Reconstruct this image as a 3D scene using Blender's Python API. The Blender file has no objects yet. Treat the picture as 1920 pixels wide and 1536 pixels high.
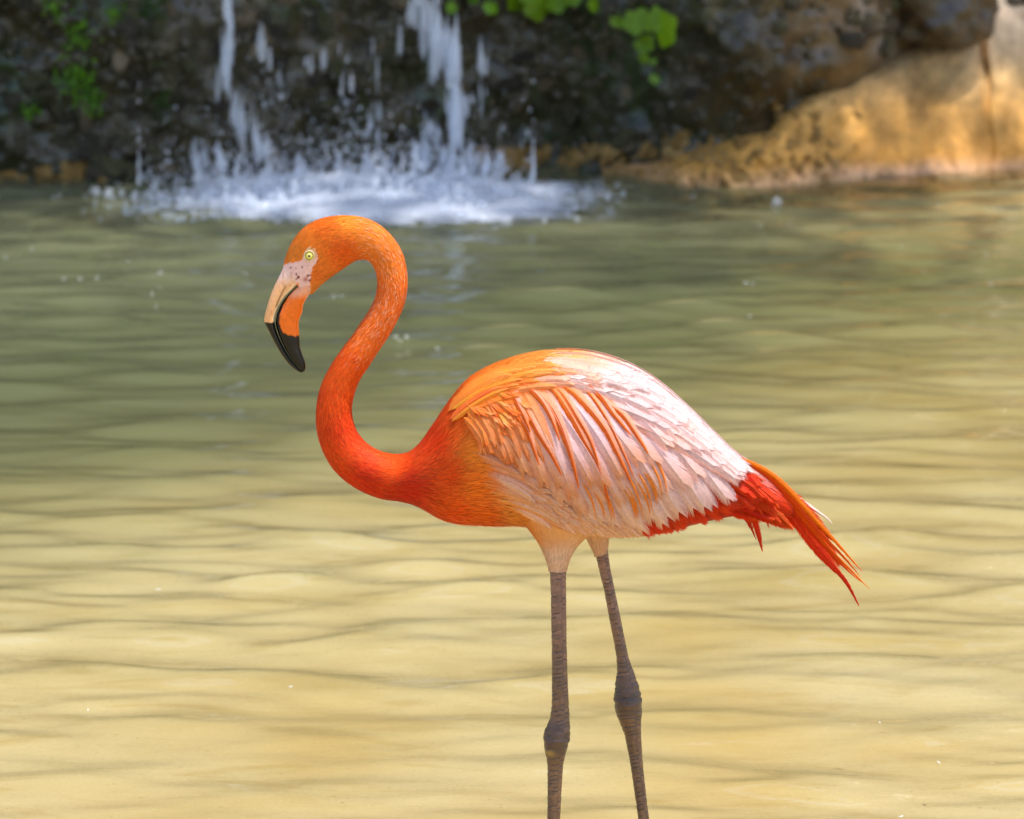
import bpy, bmesh, math, random
import numpy as np
from mathutils import Vector, Matrix

random.seed(7)
RNG = np.random.default_rng(11)
R = math.radians
sc = bpy.context.scene
COL = sc.collection

# ------------------------------------------------------------------ camera, sky, sun, exposure
CAM = np.array([0.0, 0.0, 1.6]); PITCH = R(9.5); LENS = 158.0
FPX = LENS / 36.0 * 1920.0
Y0 = 6.0                                   # distance of the bird
cd = bpy.data.cameras.new('camera'); cam = bpy.data.objects.new('camera', cd); COL.objects.link(cam)
cam.location = CAM; cam.rotation_euler = (R(90) - PITCH, 0, 0)
cd.lens = LENS; cd.sensor_width = 36; cd.clip_start = 0.1; cd.clip_end = 600
cd.dof.use_dof = True; cd.dof.focus_distance = 6.0; cd.dof.aperture_fstop = 9.0; cd.dof.aperture_blades = 0
sc.camera = cam

SUN = Vector((0.30, -0.10, 0.95)).normalized()
world = bpy.data.worlds.new('World'); sc.world = world; world.use_nodes = True
wn = world.node_tree.nodes; wl = world.node_tree.links
sky = wn.new('ShaderNodeTexSky'); sky.sky_type = 'NISHITA'; sky.sun_disc = False
sky.sun_elevation = math.asin(SUN.z); sky.sun_rotation = math.atan2(SUN.x, SUN.y)
sky.air_density = 1.0; sky.dust_density = 2.0; sky.ozone_density = 1.0
wl.new(sky.outputs[0], wn['Background'].inputs[0]); wn['Background'].inputs[1].default_value = 0.15
sd = bpy.data.lights.new('sun', 'SUN'); sd.energy = 2.55; sd.angle = R(0.9); sd.color = (1.0, 0.955, 0.88)
so = bpy.data.objects.new('sun', sd); COL.objects.link(so); so.rotation_euler = SUN.to_track_quat('Z', 'Y').to_euler()
so.location = (3, 6, 9)
sc.view_settings.view_transform = 'Standard'; sc.view_settings.look = 'None'
sc.view_settings.exposure = 0.97; sc.view_settings.gamma = 1.0; sc.view_settings.use_curve_mapping = False
sc.cycles.use_denoising = True
sc.cycles.max_bounces = 10; sc.cycles.transparent_max_bounces = 24
sc.cycles.volume_bounces = 0; sc.cycles.caustics_reflective = False; sc.cycles.caustics_refractive = False
sc.cycles.sample_clamp_indirect = 6.0

# ------------------------------------------------------------------ helpers
cp, sp = math.cos(PITCH), math.sin(PITCH)
FWD = np.array([0, cp, -sp]); UPV = np.array([0, sp, cp]); RT = np.array([1.0, 0, 0])
S = FPX / (Y0 * cp + 1.0 * sp)             # about 1380 photo pixels per metre at the bird

def ray_plane(px, py, y):
    px = np.asarray(px, float); py = np.asarray(py, float)
    d = FWD + ((px - 960) / FPX)[..., None] * RT + ((768 - py) / FPX)[..., None] * UPV
    t = np.asarray(y, float) / d[..., 1]
    return CAM + d * t[..., None]

def TW(px, py, w):
    """bird space (photo pixels, depth in pixels away from the camera) -> world"""
    p = ray_plane(px, py, Y0)
    p[..., 1] += np.asarray(w, float) / S
    return p

def project(p):
    v = p - CAM
    z = v @ FWD
    return 960 + FPX * v[..., 0] / z, 768 - FPX * (v @ UPV) / z

def ground_pt(px, py, z=0.0):
    d = FWD + ((px - 960) / FPX) * RT + ((768 - py) / FPX) * UPV
    t = (z - CAM[2]) / d[2]
    return CAM + d * t

def lin(r, g, b):
    c = np.array([r, g, b], float) / 255.0
    return np.where(c <= 0.04045, c / 12.92, ((c + 0.055) / 1.055) ** 2.4)

def hash3(ix, iy, iz, seed):
    h = (ix.astype(np.int64) * 374761393 + iy.astype(np.int64) * 668265263 + iz.astype(np.int64) * 2147483647 + seed * 974634777) & 0xffffffff
    h = ((h ^ (h >> 13)) * 1274126177) & 0xffffffff
    h = ((h ^ (h >> 16)) * 2246822519) & 0xffffffff
    return ((h ^ (h >> 15)) & 0xffffff) / float(0xffffff)

def vnoise(p, seed=0):
    p = np.asarray(p, float); i = np.floor(p).astype(np.int64); f = p - i
    f = f * f * f * (f * (f * 6 - 15) + 10)
    r = 0
    for dx in (0, 1):
        for dy in (0, 1):
            for dz in (0, 1):
                w = (f[..., 0] if dx else 1 - f[..., 0]) * (f[..., 1] if dy else 1 - f[..., 1]) * (f[..., 2] if dz else 1 - f[..., 2])
                r = r + w * hash3(i[..., 0] + dx, i[..., 1] + dy, i[..., 2] + dz, seed)
    return r

def fbm(p, oct=4, seed=0, gain=0.5):
    a, t, s = 1.0, 0, 0
    for k in range(oct):
        t = t + a * (vnoise(p * (2.03 ** k) + 17.3 * k, seed + k) - 0.5); s += a; a *= gain
    return t / s * 2                       # about -1..1

def sstep(a, b, x):
    t = np.clip((x - a) / (b - a), 0, 1); return t * t * (3 - 2 * t)

def mesh_obj(name, verts, faces, mat, parent=None, col=None, smooth=False, kind=None):
    """one mesh object from numpy arrays; faces is (n,3)/(n,4) or a list of such arrays; col is per-vertex linear colour"""
    me = bpy.data.meshes.new(name)
    verts = np.ascontiguousarray(verts, dtype=np.float32)
    fl = faces if isinstance(faces, list) else [faces]
    fl = [np.asarray(f, dtype=np.int32) for f in fl if len(f)]
    me.vertices.add(len(verts)); me.vertices.foreach_set('co', verts.ravel())
    loops = np.concatenate([f.ravel() for f in fl]); tot = np.concatenate([np.full(len(f), f.shape[1], np.int32) for f in fl])
    me.loops.add(len(loops)); me.loops.foreach_set('vertex_index', loops)
    me.polygons.add(len(tot)); start = np.concatenate([[0], np.cumsum(tot)[:-1]]).astype(np.int32)
    me.polygons.foreach_set('loop_start', start)
    try: me.polygons.foreach_set('loop_total', tot)
    except Exception: pass
    if smooth: me.polygons.foreach_set('use_smooth', np.ones(len(tot), bool))
    me.update(calc_edges=True)
    if col is not None: set_col(me, col)
    if mat: me.materials.append(mat)
    o = bpy.data.objects.new(name, me); COL.objects.link(o)
    if parent is not None: o.parent = parent
    if kind: o['kind'] = kind
    return o

def set_col(me, col):
    a = me.color_attributes.new('Col', 'FLOAT_COLOR', 'POINT')
    c = np.ones((len(me.vertices), 4), np.float32); c[:, :3] = np.clip(col, 0, 1)
    a.data.foreach_set('color', c.ravel())

def empty(name, loc, label, cat, group=None, kind=None):
    o = bpy.data.objects.new(name, None); COL.objects.link(o); o.location = loc; o.empty_display_size = 0.05
    tag(o, label, cat, group, kind); return o

def tag(o, label=None, cat=None, group=None, kind=None):
    for k, v in (('label', label), ('category', cat), ('group', group), ('kind', kind)):
        if v: o[k] = v
    return o

def put(o, parent):
    """parent o without moving it (the parents here are unrotated)"""
    o.parent = parent
    o.matrix_parent_inverse = Matrix.Translation(-Vector(parent.location))
    return o

def grid_faces(n, m, wrap=False):
    i, j = np.meshgrid(np.arange(n - 1), np.arange(m if wrap else m - 1), indexing='ij')
    j2 = (j + 1) % m
    return np.stack([i * m + j, (i + 1) * m + j, (i + 1) * m + j2, i * m + j2], -1).reshape(-1, 4)

class NT:
    """tiny node-tree writer"""
    def __init__(s, name):
        s.m = bpy.data.materials.new(name); s.m.use_nodes = True; s.t = s.m.node_tree
        s.t.nodes.clear(); s.out = s.n('ShaderNodeOutputMaterial')
    def n(s, typ, **kw):
        nd = s.t.nodes.new(typ)
        for k, v in kw.items():
            if k.startswith('_'): setattr(nd, k[1:], v)
            else:
                key = int(k[1:]) if k[0] == 'i' and k[1:].isdigit() else k.replace('__', ' ')
                if isinstance(v, bpy.types.NodeSocket): s.t.links.new(v, nd.inputs[key])
                else: nd.inputs[key].default_value = v
        return nd
    def link(s, a, b): s.t.links.new(a, b)
    def ramp(s, fac, stops):
        r = s.n('ShaderNodeValToRGB'); s.link(fac, r.inputs[0]); e = r.color_ramp.elements
        while len(e) < len(stops): e.new(0.5)
        for k, (p, c) in enumerate(stops):
            e[k].position = p; e[k].color = (*c, 1) if len(c) == 3 else c
        return r.outputs[0]
    def mix(s, fac, a, b, blend='MIX'):
        m = s.n('ShaderNodeMixRGB', _blend_type=blend)
        for k, v in ((0, fac), (1, a), (2, b)):
            if isinstance(v, bpy.types.NodeSocket): s.link(v, m.inputs[k])
            else: m.inputs[k].default_value = v if k == 0 else (*v, 1)
        return m.outputs[0]
    def math(s, op, a, b=0.0):
        m = s.n('ShaderNodeMath', _operation=op)
        for k, v in ((0, a), (1, b)):
            if isinstance(v, bpy.types.NodeSocket): s.link(v, m.inputs[k])
            else: m.inputs[k].default_value = v
        return m.outputs[0]
    def noise(s, scale, detail=4, rough=0.55, vec=None, dist=0.0):
        nd = s.n('ShaderNodeTexNoise', Scale=scale, Detail=detail, Roughness=rough, Distortion=dist)
        if vec is not None: s.link(vec, nd.inputs['Vector'])
        return nd
    def coords(s, scale=(1, 1, 1)):
        tc = s.n('ShaderNodeTexCoord'); mp = s.n('ShaderNodeMapping'); mp.inputs['Scale'].default_value = scale
        s.link(tc.outputs['Object'], mp.inputs[0]); return mp.outputs[0]
    def done(s, surf, vol=None):
        s.link(surf, s.out.inputs['Surface'])
        if vol is not None: s.link(vol, s.out.inputs['Volume'])
        return s.m

def mat_feather(name, trans=0.22, rough=0.55, sheen=0.15):
    t = NT(name); a = t.n('ShaderNodeAttribute', _attribute_name='Col')
    nz = t.noise(260, 3, 0.6, t.coords())
    c = t.mix(1.0, a.outputs['Color'], t.ramp(nz.outputs[0], [(0.3, (0.86, 0.82, 0.8)), (0.7, (1.0, 1.0, 1.0))]), 'MULTIPLY')
    p = t.n('ShaderNodeBsdfPrincipled', Roughness=rough); t.link(c, p.inputs['Base Color'])
    p.inputs['Sheen Weight'].default_value = sheen; p.inputs['Specular IOR Level'].default_value = 0.2
    tr = t.n('ShaderNodeBsdfTranslucent'); t.link(c, tr.inputs[0])
    m = t.n('ShaderNodeMixShader', i0=trans); t.link(p.outputs[0], m.inputs[1]); t.link(tr.outputs[0], m.inputs[2])
    return t.done(m.outputs[0])

def mat_attr(name, rough=0.5, spec=0.5, bump=0.0, bscale=300, nscale=120, lo=0.75, coat=0.0, sss=0.0):
    t = NT(name); a = t.n('ShaderNodeAttribute', _attribute_name='Col'); co = t.coords()
    nz = t.noise(nscale, 5, 0.6, co)
    c = t.mix(1.0, a.outputs['Color'], t.ramp(nz.outputs[0], [(0.3, (lo, lo, lo)), (0.7, (1.0, 1.0, 1.0))]), 'MULTIPLY')
    p = t.n('ShaderNodeBsdfPrincipled', Roughness=rough); t.link(c, p.inputs['Base Color'])
    p.inputs['Specular IOR Level'].default_value = spec; p.inputs['Coat Weight'].default_value = coat
    if sss: p.inputs['Subsurface Weight'].default_value = sss; p.inputs['Subsurface Scale'].default_value = 0.004
    if bump:
        b = t.n('ShaderNodeBump', Strength=bump, Distance=0.002); t.link(t.noise(bscale, 4, 0.6, co).outputs[0], b.inputs['Height'])
        t.link(b.outputs[0], p.inputs['Normal'])
    return t.done(p.outputs[0])

# ================================================================== THE SETTING
def axis(parts):
    """strictly increasing coordinates from (start, stop, step) runs"""
    v = np.concatenate([np.arange(a, b - 1e-9, s) for a, b, s in parts] + [[parts[-1][1]]])
    return v

def deep_mask(x, y):
    thr = 9.1 + 1.0 * np.clip(x, -1.6, 2.2) + 0.35 * fbm(np.stack([x * 0.8, y * 0.8, 0 * x], -1), 2, 5)
    return sstep(-0.8, 4.2, y - thr)

def bed_z(x, y):
    p = np.stack([x, y, 0 * x], -1)
    z = -0.062 - 0.006 * (y - 6) - 0.10 * deep_mask(x, y)
    z = z + sstep(12.9, 13.5, y) * (-0.05 - z) * 0.9            # shallow ledge along the rocks
    z = z + 0.008 * fbm(p * 1.7, 3, 21) + 0.003 * fbm(p * np.array([3, 9, 1]), 2, 22)
    shore = np.maximum(sstep(5.6, 7.0, np.abs(x)), sstep(1.6, 0.7, y))
    z = z * (1 - shore) + 0.22 * shore + 0.03 * shore * fbm(p * 0.9, 3, 23)
    z = z + sstep(15.6, 19.5, y) * 4.5 + 0.5 * sstep(20, 60, np.hypot(x, y)) * (0.5 + fbm(p * 0.06, 2, 24))
    return z

# pond bed: one sheet of sand that runs out to the horizon
xs = axis([(-220, -40, 30), (-40, -8, 4), (-8, -2.5, 0.25), (-2.5, 2.5, 0.05), (2.5, 8, 0.25), (8, 40, 4), (40, 220, 30)])
ys = axis([(-220, -40, 30), (-40, 0, 4), (0, 5, 0.25), (5, 14.5, 0.05), (14.5, 18, 0.25), (18, 40, 4), (40, 260, 30)])
X, Y = np.meshgrid(xs, ys, indexing='ij')
V = np.stack([X, Y, bed_z(X, Y)], -1).reshape(-1, 3)

def mat_sand():
    t = NT('pond_sand'); co = t.coords()
    big = t.noise(1.6, 4, 0.55, co, 0.6); mid = t.noise(5.0, 5, 0.6, t.coords((0.6, 1.6, 1)), 1.2); fine = t.noise(160, 4, 0.65, co)
    c = t.ramp(big.outputs[0], [(0.30, (0.62, 0.43, 0.19)), (0.5, (0.74, 0.55, 0.30)), (0.68, (0.78, 0.60, 0.36))])
    st = t.ramp(mid.outputs[0], [(0.54, (0, 0, 0)), (0.72, (1, 1, 1))])
    c = t.mix(t.math('MULTIPLY', st, 0.55), c, (0.50, 0.31, 0.08))
    c = t.mix(1.0, c, t.ramp(fine.outputs[0], [(0.3, (0.86, 0.85, 0.82)), (0.7, (1, 1, 1))]), 'MULTIPLY')
    spk = t.noise(90, 2, 0.5, co)
    c = t.mix(t.ramp(spk.outputs[0], [(0.70, (0, 0, 0)), (0.74, (1, 1, 1))]), c, (0.42, 0.31, 0.16))
    # algae film on the deeper floor; its dark tint also paints shade towards the fall
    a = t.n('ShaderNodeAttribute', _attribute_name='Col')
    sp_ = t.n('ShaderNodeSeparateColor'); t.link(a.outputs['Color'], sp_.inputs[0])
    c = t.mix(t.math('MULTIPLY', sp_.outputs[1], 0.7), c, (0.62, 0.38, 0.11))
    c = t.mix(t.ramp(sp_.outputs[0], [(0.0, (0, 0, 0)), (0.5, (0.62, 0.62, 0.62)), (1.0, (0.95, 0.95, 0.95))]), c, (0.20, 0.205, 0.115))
    p = t.n('ShaderNodeBsdfPrincipled', Roughness=0.8); t.link(c, p.inputs['Base Color'])
    b = t.n('ShaderNodeBump', Strength=0.35, Distance=0.01); t.link(mid.outputs[0], b.inputs['Height']); t.link(b.outputs[0], p.inputs['Normal'])
    return t.done(p.outputs[0])

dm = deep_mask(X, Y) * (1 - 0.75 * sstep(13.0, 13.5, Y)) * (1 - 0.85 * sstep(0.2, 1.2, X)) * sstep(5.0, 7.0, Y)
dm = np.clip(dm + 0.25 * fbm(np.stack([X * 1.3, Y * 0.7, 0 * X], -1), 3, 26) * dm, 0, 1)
am = 0 * X
for ax_, ay_, sx_, sy_, k_ in ((1330, 1290, .16, .55, .9), (1010, 1490, .16, .25, .55), (600, 1290, .22, .35, .4), (1290, 1120, .10, .4, .5), (1720, 1330, .2, .3, .45), (1750, 640, .5, .9, .5), (1450, 1500, .2, .2, .4), (200, 1450, .2, .2, .35)):
    g_ = ground_pt(ax_, ay_); am = np.maximum(am, k_ * np.exp(-((X - g_[0]) / sx_) ** 2 - ((Y - g_[1]) / sy_) ** 2))
am = np.clip(am * (1 + 0.8 * fbm(np.stack([X * 4, Y * 3, 0 * X], -1), 3, 27)), 0, 1)
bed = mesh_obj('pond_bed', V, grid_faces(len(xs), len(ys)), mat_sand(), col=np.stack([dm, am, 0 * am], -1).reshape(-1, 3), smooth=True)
tag(bed, 'pale yellow sandy floor of the pond under shallow water', None, None, 'structure')

# water: displaced surface closed into a body of faintly green water
NW = 110
wr = np.random.default_rng(5)
wl_ = np.exp(wr.uniform(np.log(0.075), np.log(0.40), NW)); wk = 2 * np.pi / wl_
wang = wr.normal(0, R(22), NW) - R(90); wph = wr.uniform(0, 2 * np.pi, NW)
wamp = wr.uniform(0.5, 1.0, NW) * 0.0285 * (wl_ / 0.30) ** 0.4 / wk

def water_z(x, y):
    p = np.stack([x, y, 0 * x], -1)
    xx = x + 0.10 * fbm(p * 1.3, 2, 31); yy = y + 0.07 * fbm(p * 1.7 + 9, 2, 32)
    z = 0
    for k in range(NW):
        z = z + wamp[k] * np.sin(wk[k] * (math.cos(wang[k]) * xx + math.sin(wang[k]) * yy) + wph[k])
    amp = (0.75 + 0.5 * fbm(p * np.array([0.7, 0.9, 1]), 2, 33)) * (0.92 + 0.14 * sstep(7, 9, y) - 0.1 * sstep(10, 12, y))
    z = z * amp
    z = 0.0105 * (np.exp(np.clip(0.6 * z / 0.0105, -3, 1.6)) - 1) / 0.6          # peaked crests, broad troughs
    chop = sstep(11.8, 13.2, y) * sstep(1.5, 0.6, np.abs(x + 0.35))
    z = z + chop * 0.012 * fbm(p * np.array([7, 9, 1]), 3, 34)
    return z

xs = axis([(-7.5, -2.3, 0.2), (-2.3, 2.3, 0.022), (2.3, 7.5, 0.2)])
ys = axis([(0.3, 5.2, 0.1), (5.2, 14.4, 0.0135), (14.4, 15.0, 0.1)])
X, Y = np.meshgrid(xs, ys, indexing='ij'); n, m = X.shape
top = np.stack([X, Y, water_z(X, Y)], -1).reshape(-1, 3); F = [grid_faces(n, m)]
idx = np.arange(n * m).reshape(n, m)
rim = np.concatenate([idx[:, 0], idx[-1, 1:], idx[-2::-1, -1], idx[0, -2:0:-1]])
low = top[rim].copy(); low[:, 2] = -1.6
nb = len(top); k = np.arange(len(rim)); k2 = (k + 1) % len(rim)
sides = np.stack([rim[k], nb + k, nb + k2, rim[k2]], -1)[:, ::-1]
V = np.concatenate([top, low, [[0, 7.5, -1.6]]])
cap = np.stack([nb + k2, nb + k, np.full(len(k), len(V) - 1)], -1)[:, ::-1]

def mat_water():
    t = NT('pond_water'); co = t.coords()
    b = t.n('ShaderNodeBump', Strength=0.10, Distance=0.01)
    t.link(t.noise(14, 3, 0.5, t.coords((0.6, 1.5, 1))).outputs[0], b.inputs['Height'])
    tr = t.n('ShaderNodeBsdfTransparent'); tr.inputs[0].default_value = (0.97, 0.985, 0.95, 1)
    gl = t.n('ShaderNodeBsdfGlossy', Roughness=0.02); t.link(b.outputs[0], gl.inputs['Normal'])
    a = t.n('ShaderNodeAttribute', _attribute_name='Col')                 # stirred-up silt, densest towards the fall
    df = t.n('ShaderNodeBsdfDiffuse'); df.inputs[0].default_value = (0.25, 0.265, 0.145, 1)
    sm = t.n('ShaderNodeMixShader'); t.link(t.ramp(a.outputs['Fac'], [(0.0, (0.05, 0.05, 0.05)), (0.6, (0.26, 0.26, 0.26)), (1.0, (0.44, 0.44, 0.44))]), sm.inputs[0]); t.link(tr.outputs[0], sm.inputs[1]); t.link(df.outputs[0], sm.inputs[2]); tr = sm
    fr = t.n('ShaderNodeFresnel', IOR=1.33); t.link(b.outputs[0], fr.inputs['Normal'])
    mx = t.n('ShaderNodeMixShader'); t.link(fr.outputs[0], mx.inputs[0]); t.link(tr.outputs[0], mx.inputs[1]); t.link(gl.outputs[0], mx.inputs[2])
    vo = t.n('ShaderNodeVolumeAbsorption', Density=1.15); vo.inputs['Color'].default_value = (0.30, 0.42, 0.20, 1)
    return t.done(mx.outputs[0], vo.outputs[0])

silt = np.zeros(len(V)); silt[:nb] = (deep_mask(X, Y) * (1 - 0.75 * sstep(0.2, 1.4, X))).ravel()
water = mesh_obj('pond_water', V, F + [sides, cap], mat_water(), col=np.repeat(silt[:, None], 3, 1), smooth=True)
tag(water, 'rippled shallow pond water over pale sand', None, None, 'structure')

# ------------------------------------------------------------------ rock wall behind the pond
_bpx = np.array([-900, 0, 250, 450, 700, 1000, 1250, 1400, 1500, 1700, 1920, 2800.])
_bpy = np.array([345, 345, 352, 345, 335, 322, 335, 356, 346, 321, 310, 310.])
_bp = np.array([ground_pt(a, b) for a, b in zip(_bpx, _bpy)])
def base_y(x): return sum(np.interp(x + d, _bp[:, 0], _bp[:, 1]) * w for d, w in ((-.24, .1), (-.12, .22), (0, .36), (.12, .22), (.24, .1)))

def wall_y(x, z, detail=True):
    """front face of the dark rock wall"""
    y = base_y(x) + 0.10 + 0.0 * z
    right = sstep(0.3, 1.2, x)
    y = y + (1 - right) * (0.10 - 0.16 * sstep(0.05, 0.7, z)) + right * (0.05 - 0.12 * sstep(0.08, 0.30, z) * (1 - sstep(0.55, 0.9, z))) + 0.16 * sstep(0.5, 1.1, x) * sstep(0.36, 0.2, z)
    y = y + (0.55 * sstep(0.95, 1.5, x)) * sstep(0.5, 0.2, z) + 0.25 * sstep(1.0, 1.5, x)
    y = y - (0.16 + 0.35 * fbm(np.stack([x * 1.9, 0 * x, z], -1), 4, 44, 0.65)) * sstep(0.74, 1.25, z) * sstep(1.75, 1.1, x) * (0.45 + 0.55 * sstep(-1.9, -0.9, x)) - 0.1 * sstep(0.8, 1.4, z) + 0.25 * np.clip(z - 1.6, 0, 9)
    if detail:
        p = np.stack([x, 0 * x + 3.1, z], -1)
        y = y - 0.10 * fbm(p * 1.9, 3, 41) - (0.06 - 0.005 * right) * fbm(p * 6.5, 3, 42) - (0.026 - 0.004 * right) * fbm(p * 22, 3, 43)
    return y

xs = axis([(-9, -2.2, 0.12), (-2.2, 2.2, 0.013), (2.2, 9, 0.12)])
zs = axis([(-0.5, -0.1, 0.06), (-0.1, 0.75, 0.013), (0.75, 4.8, 0.08)])
X, Z = np.meshgrid(xs, zs, indexing='ij')
Yw = wall_y(X, Z)
p3 = np.stack([X, 0 * X, Z], -1)
n1 = fbm(p3 * 5, 4, 51)[..., None]; n2 = fbm(p3 * 18, 3, 52)[..., None]; right = sstep(0.35, 0.8, X)[..., None]
c = lin(74, 66, 45) * (1 - right) + lin(80, 68, 48) * right
c = c * np.clip(1 + 0.55 * n1 + 0.6 * n2, 0.3, 2.2)
green = np.clip(sstep(0.05, 0.5, fbm(p3 * 3.2, 3, 53)) * (1 - right[..., 0]), 0, 1)[..., None]
c = c * (1 - 0.6 * green) + lin(52, 78, 36) * 0.6 * green
ppx, ppy = project(np.stack([X, Yw, Z], -1))
ln = 1620 + 62 * sstep(0, 160, ppy) + 10 * fbm(p3 * 9, 2, 54)            # pale mineral streak beside the boulder
streak = np.exp(-((ppx - ln) / 20.0) ** 2) * sstep(190, 110, ppy)
streak = np.maximum(streak, 0.8 * np.exp(-((ppx - 1845) / 13.0) ** 2) * sstep(120, 70, ppy))[..., None]
c = c * (1 - 0.75 * streak) + lin(175, 168, 160) * 0.75 * streak
br = (np.exp(-((ppx - 1560) / 70.0) ** 2) * sstep(150, 60, ppy))[..., None]
c = c * (1 - 0.5 * br) + lin(130, 102, 72) * 0.5 * br
V = np.stack([X, Yw, Z], -1)
back = V[:, -1:, :].copy(); back[..., 1] += 5.5; back[..., 2] += 0.1          # flat top running back to the bank
V = np.concatenate([V, back], 1); c = np.concatenate([c, c[:, -1:, :]], 1)
rock_mat = mat_attr('wet_rock', rough=0.3, spec=0.6, bump=1.0, bscale=60, nscale=60, lo=0.45)
rock_wall = mesh_obj('rock_wall', V.reshape(-1, 3), grid_faces(*V.shape[:2]), rock_mat, col=c.reshape(-1, 3), smooth=True)
tag(rock_wall, 'dark wet pitted rock wall rising behind the pond', 'rock wall')

# stones set in the wall
def stone_mesh(seed, sub=2):
    bm = bmesh.new(); bmesh.ops.create_icosphere(bm, subdivisions=sub, radius=1.0)
    v = np.array([q.co for q in bm.verts]); f = np.array([[q.index for q in g.verts] for g in bm.faces]); bm.free()
    v = v * (1 + 0.42 * fbm(v * 1.1 + seed * 7.7, 3, seed))[:, None] * np.array([1, 0.8, 0.8])
    return v, f
SV = [stone_mesh(60 + k) for k in range(8)]

def mat_stone(name, stops, rough=0.32):
    t = NT(name); oi = t.n('ShaderNodeObjectInfo'); co = t.coords()
    base = t.ramp(oi.outputs['Random'], stops)
    nz = t.noise(2.2, 5, 0.65, co); c = t.mix(1.0, base, t.ramp(nz.outputs[0], [(0.3, (0.55, 0.55, 0.52)), (0.7, (1.15, 1.12, 1.08))]), 'MULTIPLY')
    p = t.n('ShaderNodeBsdfPrincipled', Roughness=rough); t.link(c, p.inputs['Base Color'])
    b = t.n('ShaderNodeBump', Strength=0.6, Distance=0.2); t.link(t.noise(5, 4, 0.6, co).outputs[0], b.inputs['Height']); t.link(b.outputs[0], p.inputs['Normal'])
    return t.done(p.outputs[0])
dark_stone = mat_stone('dark_stone', [(0.0, lin(58, 53, 42)), (0.4, lin(96, 87, 64)), (0.65, lin(80, 84, 50)), (0.88, lin(126, 110, 84)), (1.0, lin(170, 152, 126))])
tan_stone = mat_stone('tan_stone', [(0.0, lin(168, 126, 60)), (0.5, lin(190, 148, 80)), (1.0, lin(204, 166, 104))], 0.6)

def rand_rot(rng): return Matrix.Rotation(rng.uniform(0, 6.28), 4, 'X') @ Matrix.Rotation(rng.uniform(0, 6.28), 4, 'Z')
def scatter_stones(pts, rad, parent, mat, seed, n_obj):
    rng = np.random.default_rng(seed); order = np.argsort(-rad)
    meshes = []
    for v, f in SV:
        o = mesh_obj('stone', v, f, mat, smooth=True); meshes.append(o.data); bpy.data.objects.remove(o)
    sv, sf, off = [], [], 0
    for q, i in enumerate(order):
        r = rad[i]; k = int(rng.integers(8)); M = rand_rot(rng)
        sx = np.array([rng.uniform(0.8, 1.4), 0.8, rng.uniform(0.7, 1.1)])
        if q < n_obj:
            o = bpy.data.objects.new('stone', meshes[k]); COL.objects.link(o); o.parent = parent
            o.matrix_local = Matrix.Translation(Vector(pts[i])) @ M @ Matrix.Diagonal((*(sx * r), 1))
        else:
            v, f = SV[k]; R3 = np.array(M.to_3x3())
            sv.append((v * sx * r) @ R3.T + pts[i]); sf.append(f + off); off += len(v)
    if sv:
        vv = np.concatenate(sv)
        return mesh_obj('small_stones', vv, np.concatenate(sf), mat, parent=parent, smooth=True, kind='stuff')

rg = np.random.default_rng(3)
px = rg.uniform(-300, 1680, 3400); py = rg.uniform(-140, 335, 3400)
keep = ~((px > 1180) & (rg.random(3400) < 0.5)) & ~((px > 1540) & (py > 110)); px, py = px[keep], py[keep]
P = ray_plane(px, py, base_y((px - 960) / 608.0) + 0.15); P[:, 1] = wall_y(P[:, 0], P[:, 2]) + 0.006
rad = np.exp(rg.normal(np.log(0.0155), 0.5, len(px))).clip(0.006, 0.045)
scatter_stones(P, rad, rock_wall, dark_stone, 8, 290)

# ------------------------------------------------------------------ tan sandstone apron on the right
_tp = np.array([(1130, 326), (1230, 300), (1330, 262), (1440, 240), (1480, 190), (1540, 160), (1600, 150), (1660, 130), (1760, 104), (1846, 84), (1862, 40), (1880, -170), (2300, -260), (3400, -200)], float)
_tw = ray_plane(_tp[:, 0], _tp[:, 1], 14.0)
def slab_top(x): return np.interp(x, _tw[:, 0], _tw[:, 2])
crx = float(ray_plane(1868, 200, 14.1)[0])
def slab_y(x, z, zt):
    p = np.stack([x, 0 * x + 1.3, z], -1)
    y = base_y(x) + 0.55 * np.clip(z, -0.4, 9) - 0.05 * sstep(0.12, -0.02, z)
    left = sstep(1.25, 0.7, x)
    y = y - 0.06 * fbm(p * 2.6, 3, 71) - (0.026 + 0.05 * left) * fbm(p * 9, 4, 72) - (0.012 + 0.012 * left + 0.020 * sstep(0.10, 0.0, z)) * fbm(p * 34, 3, 73)
    y = y + 0.10 * np.exp(-((x - crx - 0.006 * np.sin(z * 30)) / 0.0085) ** 2) * (0.25 + 0.75 * sstep(0.22, 0.33, z))
    return y + 0.10 * (np.clip((z - (zt - 0.06)) / 0.06, 0, 1)) ** 2
xs = axis([(float(_tw[0, 0]), 2.2, 0.0075), (2.2, 9, 0.1)]); vs = np.linspace(0, 1, 96)
X, U = np.meshgrid(xs, vs, indexing='ij'); ZT = slab_top(X) + 0.012 * fbm(np.stack([X * 14, 0 * X, 0 * X], -1), 3, 74)
Z = -0.35 + (ZT + 0.35) * U; Ys = slab_y(X, Z, ZT)
p3 = np.stack([X, 0 * X, Z], -1); n1 = fbm(p3 * 4, 4, 75)[..., None]; n2 = fbm(p3 * 17, 4, 76)[..., None]
zz = Z + 0.05 * n1[..., 0]
c = np.empty(X.shape + (3,)); 
for q in range(3):
    c[..., q] = np.interp(zz, [-0.02, 0.02, 0.07, 0.2, 0.30, 0.42, 0.6], [lin(*v)[q] for v in ((124, 106, 50), (196, 156, 124), (194, 138, 62), (196, 146, 76), (196, 160, 108), (200, 176, 146), (208, 188, 168))])
c = c * np.clip(1 + 0.5 * n1 + 0.6 * n2, 0.4, 1.6)
left = (sstep(1.25, 0.75, X))[..., None]; c = c * (1 - 0.4 * left) + lin(206, 160, 82) * 0.4 * left
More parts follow.
